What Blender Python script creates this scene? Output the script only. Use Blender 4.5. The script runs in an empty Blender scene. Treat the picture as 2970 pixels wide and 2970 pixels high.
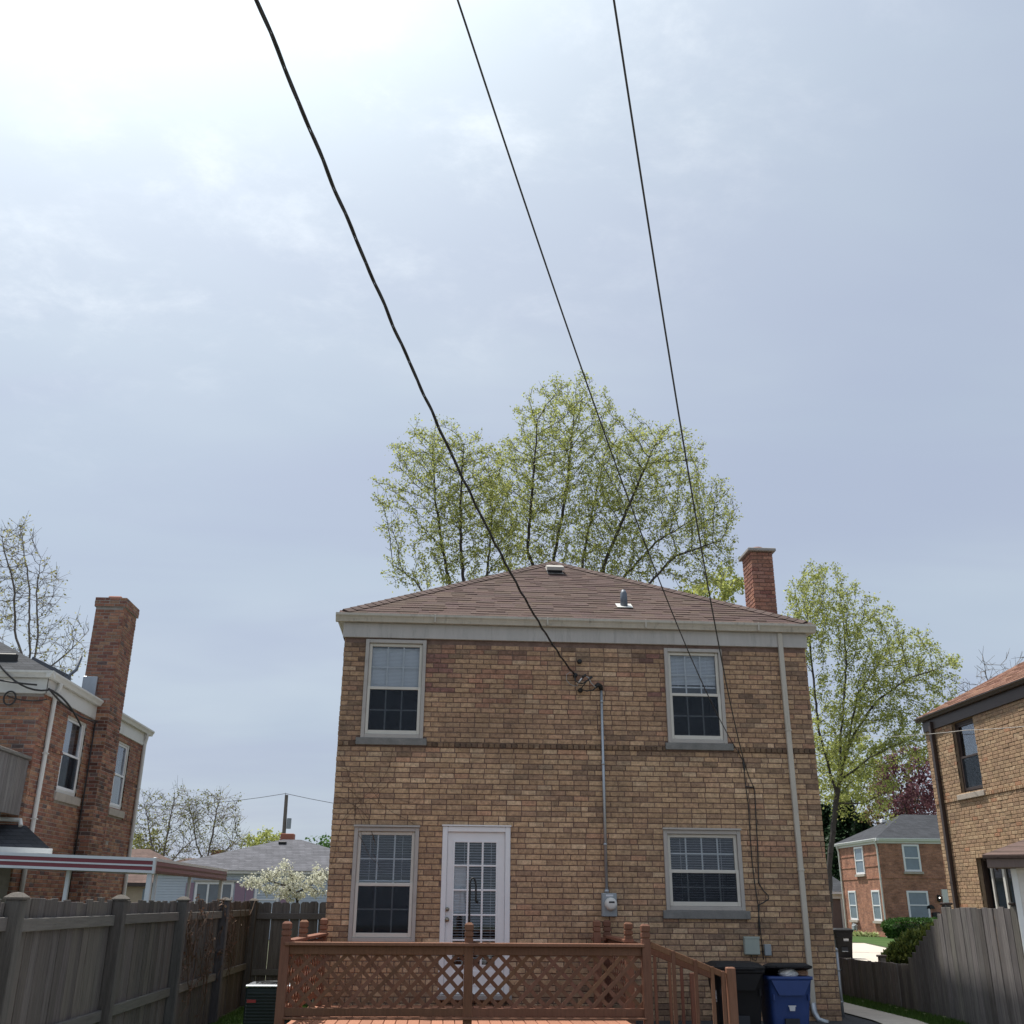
import bpy, math, random
import numpy as np
from mathutils import Vector, Matrix

random.seed(7); rng = np.random.default_rng(7)
SC = bpy.context.scene
COL = SC.collection
R_ = math.radians

# ------------------------------------------------------------------ camera
FPX, CPX = 2912.0, 1485.0
PITCH, ROLL, YAW = math.atan(1136/2912), math.atan(62/7463), R_(3.7)
CAM = np.array([0.0, 0.0, 1.5])
_f = np.array([0, math.cos(PITCH), math.sin(PITCH)]); _r = np.array([1.0, 0, 0]); _u = np.cross(_r, _f)
_ir = math.cos(ROLL)*_r + math.sin(ROLL)*_u; _iu = -math.sin(ROLL)*_r + math.cos(ROLL)*_u
_rz = np.array([[math.cos(YAW), math.sin(YAW), 0], [-math.sin(YAW), math.cos(YAW), 0], [0, 0, 1]])
IR, IU, FW = _rz@_ir, _rz@_iu, _rz@_f
cd = bpy.data.cameras.new('camera'); cam = bpy.data.objects.new('camera', cd); COL.objects.link(cam)
cd.sensor_width = 36.0; cd.lens = 36.0*FPX/2970.0; cd.clip_start = 0.05; cd.clip_end = 2000
cam.matrix_world = Matrix([[IR[0], IU[0], -FW[0], 0], [IR[1], IU[1], -FW[1], 0], [IR[2], IU[2], -FW[2], 1.5], [0, 0, 0, 1]])
SC.camera = cam
def at(x, y, Y):
    """a photo direction met at a chosen distance Y down the yard -> world point"""
    r = IR*(x-CPX)/FPX - IU*(y-CPX)/FPX + FW
    return CAM + r*Y/r[1]
def proj(p):
    v = np.asarray(p, float)-CAM; z = v@FW
    return CPX+FPX*(v@IR)/z, CPX-FPX*(v@IU)/z

# ------------------------------------------------------------------ sky and sun
SUN_EL, SUN_AZ = R_(66), R_(-42)          # azimuth from +Y, negative = to the left
SD = (math.sin(SUN_AZ)*math.cos(SUN_EL), math.cos(SUN_AZ)*math.cos(SUN_EL), math.sin(SUN_EL))
W = bpy.data.worlds.new('World'); SC.world = W; W.use_nodes = True
nt = W.node_tree; nt.nodes.clear()
def N(t, typ, **kw):
    n = t.nodes.new(typ)
    for k, v in kw.items(): setattr(n, k, v)
    return n
def math_(t, op, a, b=None, c=None, clamp=False):
    n = N(t, 'ShaderNodeMath', operation=op, use_clamp=clamp)
    for i, v in enumerate((a, b, c)):
        if v is None: continue
        if isinstance(v, (int, float)): n.inputs[i].default_value = v
        else: t.links.new(v, n.inputs[i])
    return n.outputs[0]
def mixc(t, fac, a, b, mode='MIX'):
    n = N(t, 'ShaderNodeMix', data_type='RGBA', blend_type=mode)
    for s, v in ((n.inputs[0], fac), (n.inputs[6], a), (n.inputs[7], b)):
        if isinstance(v, (int, float)): s.default_value = v
        elif isinstance(v, (tuple, list)): s.default_value = (*v[:3], 1)
        else: t.links.new(v, s)
    return n.outputs[2]
sky = N(nt, 'ShaderNodeTexSky', sky_type='NISHITA', sun_disc=False, sun_elevation=SUN_EL, sun_rotation=SUN_AZ,
        air_density=1.0, dust_density=2.5, ozone_density=1.0)
tc = N(nt, 'ShaderNodeTexCoord')
nrm = N(nt, 'ShaderNodeVectorMath', operation='NORMALIZE'); nt.links.new(tc.outputs['Generated'], nrm.inputs[0])
dot = N(nt, 'ShaderNodeVectorMath', operation='DOT_PRODUCT'); nt.links.new(nrm.outputs[0], dot.inputs[0]); dot.inputs[1].default_value = SD
# forward scatter of a thin high cloud sheet round the sun
d01 = math_(nt, 'MAXIMUM', dot.outputs['Value'], 0.0)
aur = math_(nt, 'ADD', math_(nt, 'MULTIPLY', math_(nt, 'POWER', d01, 6.0), 5.2), math_(nt, 'MULTIPLY', math_(nt, 'POWER', d01, 16.0), 9.0))
# cloud sheet lives on a plane overhead: project direction onto it so that it recedes to the horizon
sep = N(nt, 'ShaderNodeSeparateXYZ'); nt.links.new(nrm.outputs[0], sep.inputs[0])
zz = math_(nt, 'ADD', math_(nt, 'MAXIMUM', sep.outputs[2], 0.0), 0.18)
cx = math_(nt, 'DIVIDE', sep.outputs[0], zz); cy = math_(nt, 'DIVIDE', sep.outputs[1], zz)
cmb = N(nt, 'ShaderNodeCombineXYZ'); nt.links.new(cx, cmb.inputs[0]); nt.links.new(cy, cmb.inputs[1])
def wnoise(scale, det, rough, dist=0.0, off=(0, 0, 0), sc=(1, 1, 1)):
    m = N(nt, 'ShaderNodeMapping'); m.inputs['Location'].default_value = off; m.inputs['Scale'].default_value = sc
    nt.links.new(cmb.outputs[0], m.inputs[0])
    n = N(nt, 'ShaderNodeTexNoise'); nt.links.new(m.outputs[0], n.inputs['Vector'])
    n.inputs['Scale'].default_value = scale; n.inputs['Detail'].default_value = det
    n.inputs['Roughness'].default_value = rough; n.inputs['Distortion'].default_value = dist
    return n.outputs['Fac']
def ramp01(t, v, lo, hi):
    n = N(t, 'ShaderNodeMapRange', interpolation_type='SMOOTHSTEP')
    if isinstance(v, (int, float)): n.inputs[0].default_value = v
    else: t.links.new(v, n.inputs[0])
    n.inputs[1].default_value = lo; n.inputs[2].default_value = hi
    return n.outputs[0]
big = ramp01(nt, wnoise(1.1, 3, 0.5, 0.3, (3.1, 1.7, 0)), 0.35, 0.7)
fine = ramp01(nt, wnoise(5.2, 7, 0.66, 0.15, (0.6, 5.2, 0), (1, 1.25, 1)), 0.44, 0.82)
patch = ramp01(nt, wnoise(1.5, 2, 0.5, 0.0, (9.4, 0.7, 0)), 0.36, 0.62)
band = ramp01(nt, wnoise(0.9, 4, 0.55, 0.6, (1.3, 0.4, 0), (0.7, 1.9, 1)), 0.36, 0.66)
veil = mixc(nt, big, (4.35, 5.1, 6.15), (5.0, 5.75, 6.6))
veil = mixc(nt, math_(nt, 'MULTIPLY', band, 0.55), veil, (3.95, 4.4, 5.85))
veil = mixc(nt, math_(nt, 'MULTIPLY', math_(nt, 'MULTIPLY', math_(nt, 'MULTIPLY', fine, patch), ramp01(nt, dot.outputs['Value'], 0.62, 0.86)), 0.55), veil, (9.0, 9.4, 9.8))
base = mixc(nt, 0.82, sky.outputs[0], veil)
aurc = N(nt, 'ShaderNodeCombineColor')
for i, k in enumerate((0.92, 1.0, 0.96)): nt.links.new(math_(nt, 'MULTIPLY', aur, k), aurc.inputs[i])
tot = mixc(nt, 1.0, base, aurc.outputs[0], 'ADD')
bg = N(nt, 'ShaderNodeBackground'); nt.links.new(tot, bg.inputs[0]); bg.inputs[1].default_value = 0.1
wo = N(nt, 'ShaderNodeOutputWorld'); nt.links.new(bg.outputs[0], wo.inputs[0])
sl = bpy.data.lights.new('sun', 'SUN'); sl.energy = 4.6; sl.angle = R_(1.2); sl.color = (1.0, 0.95, 0.87)
so = bpy.data.objects.new('sun', sl); COL.objects.link(so); so.location = (-30, 30, 40)
so.rotation_euler = Vector((-SD[0], -SD[1], -SD[2])).to_track_quat('-Z', 'Y').to_euler()
vs = SC.view_settings; vs.view_transform = 'Standard'; vs.look = 'None'; vs.exposure = 0.2; vs.gamma = 1.0
vs.use_curve_mapping = False

SC.cycles.max_bounces = 8; SC.cycles.diffuse_bounces = 4; SC.cycles.glossy_bounces = 3; SC.cycles.transparent_max_bounces = 10; SC.cycles.caustics_reflective = False; SC.cycles.caustics_refractive = False
# ------------------------------------------------------------------ materials
MATS = {}
def newmat(name):
    m = bpy.data.materials.new(name); m.use_nodes = True; t = m.node_tree; t.nodes.clear()
    o = N(t, 'ShaderNodeOutputMaterial'); b = N(t, 'ShaderNodeBsdfPrincipled'); t.links.new(b.outputs[0], o.inputs[0])
    MATS[name] = m
    return m, t, b, o
def noise(t, scale, det=4, rough=0.55, vec=None, sc=None):
    n = N(t, 'ShaderNodeTexNoise'); n.inputs['Scale'].default_value = scale; n.inputs['Detail'].default_value = det
    n.inputs['Roughness'].default_value = rough
    g = vec
    if g is None: g = N(t, 'ShaderNodeNewGeometry').outputs['Position']
    if sc is not None:
        m = N(t, 'ShaderNodeMapping'); m.inputs['Scale'].default_value = sc; t.links.new(g, m.inputs[0]); g = m.outputs[0]
    t.links.new(g, n.inputs['Vector'])
    return n.outputs['Fac']
def bump(t, b, h, strength=0.3, dist=0.01):
    n = N(t, 'ShaderNodeBump'); n.inputs['Strength'].default_value = strength; n.inputs['Distance'].default_value = dist
    t.links.new(h, n.inputs['Height']); t.links.new(n.outputs[0], b.inputs['Normal'])
def plain(name, col, rough=0.6, var=0.25, scale=9.0, sc=None, bmp=0.15, bscale=60.0, metal=0.0, spec=0.4, src=None, dirt=0.0, tint=None):
    """base colour with two-scale mottling, optional grain direction (sc) and dirt; src: 'object' or 'attr' multiplies a per-piece colour"""
    m, t, b, o = newmat(name)
    c = N(t, 'ShaderNodeRGB'); c.outputs[0].default_value = (*col, 1); c = c.outputs[0]
    if src == 'object':
        oi = N(t, 'ShaderNodeObjectInfo'); c = mixc(t, 1.0, c, oi.outputs['Color'], 'MULTIPLY')
    elif src == 'attr':
        a = N(t, 'ShaderNodeAttribute', attribute_name='Col'); c = mixc(t, 1.0, c, a.outputs['Color'], 'MULTIPLY')
    n1 = noise(t, scale, 5, 0.6, None, sc); n2 = noise(t, scale*5.3, 3, 0.6, None, sc)
    f = math_(t, 'ADD', math_(t, 'MULTIPLY', n1, 0.65), math_(t, 'MULTIPLY', n2, 0.35))
    g = math_(t, 'ADD', math_(t, 'MULTIPLY', math_(t, 'SUBTRACT', f, 0.5), var*4.0), 1.0)
    gc = N(t, 'ShaderNodeCombineColor')
    for i in range(3): t.links.new(g, gc.inputs[i])
    c = mixc(t, 1.0, c, gc.outputs[0], 'MULTIPLY')
    if tint is not None:
        c = mixc(t, math_(t, 'MULTIPLY', ramp01(t, noise(t, scale*0.35, 4, 0.6), 0.45, 0.75), tint[3]), c, tint[:3])
    if dirt > 0:
        c = mixc(t, math_(t, 'MULTIPLY', ramp01(t, noise(t, 3.1, 6, 0.7, None, sc), 0.52, 0.75), dirt), c, (0.05, 0.045, 0.04))
    t.links.new(c, b.inputs['Base Color'])
    b.inputs['Roughness'].default_value = rough; b.inputs['Metallic'].default_value = metal
    b.inputs['Specular IOR Level'].default_value = spec
    if bmp > 0: bump(t, b, noise(t, bscale, 4, 0.65, None, sc), bmp, 0.008)
    return m
# brick pieces: single objects take the object's colour, joined bricks a colour attribute
for nm, src in (('brick_single', 'object'), ('brick_mass', 'attr')):
    m, t, b, o = newmat(nm)
    if src == 'object': c = N(t, 'ShaderNodeObjectInfo').outputs['Color']
    else: c = N(t, 'ShaderNodeAttribute', attribute_name='Col').outputs['Color']
    n1 = noise(t, 22, 5, 0.7); n2 = noise(t, 110, 3, 0.6)
    f = math_(t, 'ADD', math_(t, 'MULTIPLY', n1, 0.7), math_(t, 'MULTIPLY', n2, 0.3))
    g = math_(t, 'ADD', math_(t, 'MULTIPLY', math_(t, 'SUBTRACT', f, 0.5), 2.6), 1.0, None)
    gc = N(t, 'ShaderNodeCombineColor')
    for i in range(3): t.links.new(g, gc.inputs[i])
    c = mixc(t, 1.0, c, gc.outputs[0], 'MULTIPLY')
    sp = ramp01(t, noise(t, 42, 3, 0.5), 0.62, 0.72)
    c = mixc(t, math_(t, 'MULTIPLY', sp, 0.55), c, (0.09, 0.06, 0.045))
    soot = ramp01(t, noise(t, 1.3, 5, 0.6), 0.48, 0.76)
    c = mixc(t, math_(t, 'MULTIPLY', soot, 0.32), c, (0.11, 0.09, 0.075))
    drip = ramp01(t, noise(t, 1.0, 6, 0.65, None, (3.2, 3.2, 0.35)), 0.56, 0.74)
    c = mixc(t, math_(t, 'MULTIPLY', drip, 0.30), c, (0.12, 0.10, 0.085))
    lime = ramp01(t, noise(t, 2.3, 6, 0.7), 0.63, 0.74)
    c = mixc(t, math_(t, 'MULTIPLY', lime, 0.16), c, (0.55, 0.48, 0.40))
    t.links.new(c, b.inputs['Base Color']); b.inputs['Roughness'].default_value = 0.85; b.inputs['Specular IOR Level'].default_value = 0.25
    bump(t, b, f, 0.5, 0.006)
def brick_tex(name, c1, c2, mortar, L=0.22, H=0.075, var=0.5):
    m, t, b, o = newmat(name)
    g = N(t, 'ShaderNodeNewGeometry'); s = N(t, 'ShaderNodeSeparateXYZ'); t.links.new(g.outputs['Position'], s.inputs[0])
    cb = N(t, 'ShaderNodeCombineXYZ'); t.links.new(math_(t, 'ADD', s.outputs[0], s.outputs[1]), cb.inputs[0]); t.links.new(s.outputs[2], cb.inputs[1])
    br = N(t, 'ShaderNodeTexBrick'); t.links.new(cb.outputs[0], br.inputs['Vector'])
    br.inputs['Color1'].default_value = (*c1, 1); br.inputs['Color2'].default_value = (*c2, 1); br.inputs['Mortar'].default_value = (*mortar, 1)
    br.inputs['Scale'].default_value = 1.0; br.inputs['Brick Width'].default_value = L; br.inputs['Row Height'].default_value = H
    br.inputs['Mortar Size'].default_value = 0.006; br.inputs['Bias'].default_value = 0.0
    n1 = noise(t, 2.2, 6, 0.7); n2 = noise(t, 30, 4, 0.7)
    f = math_(t, 'ADD', math_(t, 'MULTIPLY', n1, 0.5), math_(t, 'MULTIPLY', n2, 0.5))
    gg = math_(t, 'ADD', math_(t, 'MULTIPLY', math_(t, 'SUBTRACT', f, 0.5), var*4), 1.0)
    gc = N(t, 'ShaderNodeCombineColor')
    for i in range(3): t.links.new(gg, gc.inputs[i])
    c = mixc(t, 1.0, br.outputs['Color'], gc.outputs[0], 'MULTIPLY')
    t.links.new(c, b.inputs['Base Color']); b.inputs['Roughness'].default_value = 0.9; b.inputs['Specular IOR Level'].default_value = 0.2
    h = math_(t, 'SUBTRACT', math_(t, 'MULTIPLY', n2, 0.3), br.outputs['Fac']); bump(t, b, h, 0.6, 0.008)
    return m
def shingle_tex(name, col, L=0.3, H=0.075):
    m = brick_tex(name, tuple(c*1.15 for c in col), tuple(c*0.8 for c in col), tuple(c*0.5 for c in col), L, H, 0.35)
    return m
brick_tex('brick_tan_plain', (0.40, 0.27, 0.16), (0.30, 0.20, 0.13), (0.16, 0.10, 0.075))
brick_tex('brick_red_plain', (0.30, 0.13, 0.085), (0.22, 0.10, 0.07), (0.28, 0.24, 0.20))
brick_tex('brick_orange_far', (0.42, 0.20, 0.13), (0.29, 0.14, 0.10), (0.30, 0.21, 0.16), 0.22, 0.075, 0.9)
shingle_tex('shingle_charcoal', (0.055, 0.058, 0.066)); shingle_tex('shingle_brown_plain', (0.135, 0.09, 0.077)); shingle_tex('shingle_grey_far', (0.13, 0.13, 0.145))
plain('shingle_single', (1, 1, 1), 0.95, 0.22, 30, None, 0.6, 220, 0, 0.2, 'object')
plain('shingle_mass', (1, 1, 1), 0.95, 0.22, 30, None, 0.6, 220, 0, 0.2, 'attr')
plain('mortar_brown', (0.175, 0.115, 0.093), 0.95, 0.5, 9, None, 0.5, 120)
plain('mortar_grey', (0.33, 0.30, 0.27), 0.95, 0.3, 10, None, 0.5, 120)
plain('mortar_tan', (0.33, 0.25, 0.175), 0.95, 0.3, 14, None, 0.5, 120)
plain('fascia_paint', (0.45, 0.425, 0.40), 0.5, 0.12, 1.5, (4, 4, .6), 0.05, 30, dirt=0.3)
plain('gutter_paint', (0.49, 0.45, 0.385), 0.45, 0.14, 1.6, (4, 4, .5), 0.08, 8, dirt=0.5)
plain('casing_taupe', (0.42, 0.39, 0.36), 0.5, 0.08, 5, None, 0.05, 40, dirt=0.25)
plain('sash_cream', (0.60, 0.57, 0.51), 0.45, 0.05, 5, None, 0.04, 40, dirt=0.08)
plain('paint_white', (0.78, 0.78, 0.79), 0.42, 0.04, 5, None, 0.04, 40, dirt=0.05)
plain('paint_white_old', (0.66, 0.65, 0.61), 0.5, 0.06, 5, None, 0.06, 40, dirt=0.15)
plain('muntin_white', (0.7, 0.7, 0.69), 0.4, 0.03, 5, None, 0)
plain('sill_stone', (0.20, 0.195, 0.185), 0.9, 0.3, 7, None, 0.35, 90, dirt=0.45)
plain('sill_pale', (0.42, 0.37, 0.32), 0.9, 0.2, 7, None, 0.3, 90, dirt=0.1)
plain('blind_white', (0.84, 0.85, 0.86), 0.55, 0.03, 5, None, 0)
plain('room_dark', (0.035, 0.038, 0.045), 0.9, 0.2, 2, None, 0)
plain('concrete', (0.53, 0.47, 0.40), 0.9, 0.16, 3.0, None, 0.3, 80, dirt=0.18)
plain('concrete_grey', (0.33, 0.31, 0.29), 0.9, 0.2, 3.0, None, 0.3, 80, dirt=0.2)
plain('asphalt', (0.05, 0.05, 0.053), 0.92, 0.3, 12, None, 0.7, 150)
plain('deck_stain', (0.215, 0.101, 0.064), 0.75, 0.24, 3, (18, 18, 1.4), 0.5, 7, spec=0.2, src='object', dirt=0.35, tint=(0.30, 0.17, 0.12, 0.35))
plain('deck_stain_board', (0.36, 0.16, 0.095), 0.75, 0.2, 5, (22, 1.6, 22), 0.25, 7, src='object', dirt=0.08)
plain('wood_grey', (0.19, 0.175, 0.165), 0.9, 0.55, 2.0, (16, 16, 0.9), 0.8, 9, src='object', dirt=0.5)
plain('wood_grey_rail', (0.22, 0.205, 0.185), 0.9, 0.28, 3.0, (16, 1.0, 16), 0.6, 9, src='object', dirt=0.3)
plain('galvanised', (0.42, 0.45, 0.48), 0.42, 0.10, 14, None, 0.05, 40, metal=0.6, spec=0.5)
plain('box_grey', (0.30, 0.33, 0.35), 0.5, 0.08, 8, None, 0.05, 40)
plain('box_green', (0.34, 0.38, 0.34), 0.5, 0.08, 8, None, 0.05, 40)
plain('cable_black', (0.035, 0.034, 0.035), 0.6, 0.1, 20, None, 0.1, 90)
plain('cable_bare', (0.38, 0.38, 0.37), 0.5, 0.15, 20, None, 0.1, 90, metal=0.4)
plain('iron_black', (0.016, 0.016, 0.017), 0.5, 0.1, 20, None, 0.1, 60)
plain('cart_black', (0.011, 0.011, 0.013), 0.6, 0.15, 6, None, 0.25, 260, spec=0.25)
plain('cart_blue', (0.022, 0.055, 0.20), 0.48, 0.12, 6, None, 0.25, 260, spec=0.45)
plain('print_white', (0.62, 0.63, 0.66), 0.6, 0.03, 8, None, 0)
plain('metal_bright', (0.72, 0.73, 0.74), 0.25, 0.05, 8, None, 0.03, 40, metal=0.9)
plain('brass_dull', (0.30, 0.26, 0.20), 0.35, 0.08, 30, None, 0.03, 40, metal=0.9)
plain('bag_white', (0.75, 0.75, 0.75), 0.35, 0.08, 9, None, 0.3, 30)
plain('card_brown', (0.34, 0.20, 0.13), 0.8, 0.1, 9, None, 0.1, 30)
plain('unit_green', (0.025, 0.04, 0.042), 0.5, 0.1, 9, None, 0.1, 60)
plain('label_red', (0.42, 0.06, 0.06), 0.5, 0.05, 9, None, 0)
plain('maroon', (0.20, 0.045, 0.06), 0.45, 0.08, 6, None, 0.03, 40, dirt=0.1)
plain('alu_white', (0.62, 0.66, 0.70), 0.4, 0.05, 6, None, 0.03, 40, dirt=0.12)
plain('trim_brown', (0.055, 0.038, 0.033), 0.45, 0.1, 6, None, 0.05, 40)
plain('siding_white', (0.70, 0.66, 0.63), 0.5, 0.06, 4, None, 0.06, 40, dirt=0.12)
plain('siding_blue', (0.52, 0.58, 0.66), 0.5, 0.06, 4, None, 0.06, 40)
plain('shutter_lilac', (0.30, 0.20, 0.27), 0.55, 0.06, 6, None, 0.06, 40)
plain('wall_pink', (0.17, 0.105, 0.095), 0.8, 0.12, 4, None, 0.1, 40)
plain('wall_cream', (0.45, 0.36, 0.26), 0.8, 0.12, 4, None, 0.1, 40)
plain('flue_clay', (0.36, 0.14, 0.09), 0.8, 0.2, 14, None, 0.2, 60)
plain('pipe_lead', (0.14, 0.16, 0.19), 0.55, 0.3, 14, None, 0.3, 50, metal=0.3)
plain('bark', (0.062, 0.054, 0.050), 0.95, 0.35, 4, (6, 6, 1.2), 0.8, 14)
plain('bark_pale', (0.17, 0.145, 0.125), 0.95, 0.3, 4, (6, 6, 1.2), 0.6, 14)
plain('vine_dry', (0.13, 0.085, 0.06), 0.95, 0.3, 14, None, 0.3, 60)
plain('garage_board', (0.16, 0.12, 0.11), 0.8, 0.15, 3, (14, 14, 1), 0.3, 12)
plain('soil', (0.10, 0.075, 0.055), 0.95, 0.3, 6, None, 0.6, 60)
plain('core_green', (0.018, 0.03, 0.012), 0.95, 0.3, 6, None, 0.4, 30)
def ground_mat(name, k1, k2, k3):
    m, t, b, o = newmat(name)
    a = noise(t, 0.6, 6, 0.65); c = noise(t, 22, 4, 0.7)
    k = mixc(t, ramp01(t, a, 0.4, 0.7), k1, k2)
    k = mixc(t, ramp01(t, c, 0.45, 0.75), k, k3)
    t.links.new(k, b.inputs['Base Color']); b.inputs['Roughness'].default_value = 0.95; b.inputs['Specular IOR Level'].default_value = 0.15
    bump(t, b, c, 0.9, 0.03)
ground_mat('lawn', (0.085, 0.092, 0.055), (0.11, 0.105, 0.075), (0.06, 0.065, 0.04)); ground_mat('lawn_green', (0.052, 0.098, 0.024), (0.08, 0.12, 0.038), (0.032, 0.065, 0.014))
def leaf_mat(name, c1, c2, trans=0.45):
    m, t, b, o = newmat(name)
    a = N(t, 'ShaderNodeAttribute', attribute_name='Col')
    sx = N(t, 'ShaderNodeSeparateColor'); t.links.new(a.outputs['Color'], sx.inputs[0])
    c = mixc(t, sx.outputs[0], c1, c2)
    g = math_(t, 'ADD', math_(t, 'MULTIPLY', sx.outputs[1], 0.6), 0.7)
    gc = N(t, 'ShaderNodeCombineColor')
    for i in range(3): t.links.new(g, gc.inputs[i])
    c = mixc(t, 1.0, c, gc.outputs[0], 'MULTIPLY')
    t.links.new(c, b.inputs['Base Color']); b.inputs['Roughness'].default_value = 0.6; b.inputs['Specular IOR Level'].default_value = 0.25
    tr = N(t, 'ShaderNodeBsdfTranslucent'); t.links.new(c, tr.inputs[0])
    mx = N(t, 'ShaderNodeMixShader'); mx.inputs[0].default_value = trans
    t.links.new(b.outputs[0], mx.inputs[1]); t.links.new(tr.outputs[0], mx.inputs[2]); t.links.new(mx.outputs[0], o.inputs[0])
leaf_mat('leaf_spring', (0.29, 0.33, 0.085), (0.48, 0.50, 0.17), 0.55)
leaf_mat('leaf_spring_olive', (0.17, 0.19, 0.05), (0.30, 0.29, 0.09))
leaf_mat('leaf_pale_bud', (0.30, 0.28, 0.10), (0.42, 0.40, 0.16))
leaf_mat('leaf_green', (0.055, 0.13, 0.03), (0.12, 0.22, 0.05))
leaf_mat('leaf_dark', (0.022, 0.05, 0.026), (0.045, 0.085, 0.035), 0.2)
leaf_mat('leaf_hedge', (0.035, 0.085, 0.02), (0.08, 0.16, 0.035), 0.25)
leaf_mat('leaf_yew', (0.028, 0.055, 0.014), (0.11, 0.13, 0.03), 0.2)
leaf_mat('leaf_purple', (0.13, 0.055, 0.065), (0.23, 0.105, 0.12), 0.4)
leaf_mat('leaf_bronze', (0.16, 0.12, 0.06), (0.26, 0.18, 0.10), 0.4)
leaf_mat('petal_white', (0.62, 0.62, 0.48), (0.80, 0.80, 0.70), 0.35)
leaf_mat('leaf_hosta', (0.16, 0.22, 0.06), (0.48, 0.50, 0.26), 0.3)
leaf_mat('leaf_dry', (0.12, 0.085, 0.06), (0.22, 0.12, 0.085), 0.25)
leaf_mat('grass_blade', (0.05, 0.11, 0.02), (0.11, 0.18, 0.04), 0.4)
def glass_mat(name, tint, refl=0.01, mul=0.85):
    m, t, b, o = newmat(name); t.nodes.remove(b)
    tr = N(t, 'ShaderNodeBsdfTransparent'); tr.inputs[0].default_value = (*tint, 1)
    gl = N(t, 'ShaderNodeBsdfGlossy'); gl.inputs['Roughness'].default_value = 0.02; gl.inputs['Color'].default_value = (0.95, 0.97, 1, 1)
    fr = N(t, 'ShaderNodeFresnel'); fr.inputs['IOR'].default_value = 1.5
    mx = N(t, 'ShaderNodeMixShader'); t.links.new(math_(t, 'ADD', math_(t, 'MULTIPLY', fr.outputs[0], mul), refl, None, True), mx.inputs[0])
    t.links.new(tr.outputs[0], mx.inputs[1]); t.links.new(gl.outputs[0], mx.inputs[2]); t.links.new(mx.outputs[0], o.inputs[0])
glass_mat('glass', (0.93, 0.95, 0.97)); glass_mat('glass_dark', (0.25, 0.29, 0.32), 0.06); glass_mat('glass_dim', (0.75, 0.8, 0.85), 0.01, 0.25)
def screen_mat():
    m, t, b, o = newmat('insect_screen'); t.nodes.remove(b)
    tr = N(t, 'ShaderNodeBsdfTransparent'); df = N(t, 'ShaderNodeBsdfDiffuse'); df.inputs[0].default_value = (0.03, 0.036, 0.045, 1)
    mx = N(t, 'ShaderNodeMixShader'); mx.inputs[0].default_value = 0.33
    t.links.new(tr.outputs[0], mx.inputs[1]); t.links.new(df.outputs[0], mx.inputs[2]); t.links.new(mx.outputs[0], o.inputs[0])
screen_mat()
def emis(name, col, s):
    m, t, b, o = newmat(name); b.inputs['Emission Color'].default_value = (*col, 1); b.inputs['Emission Strength'].default_value = s
emis('bulb', (1, 0.93, 0.8), 3.0)

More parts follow.
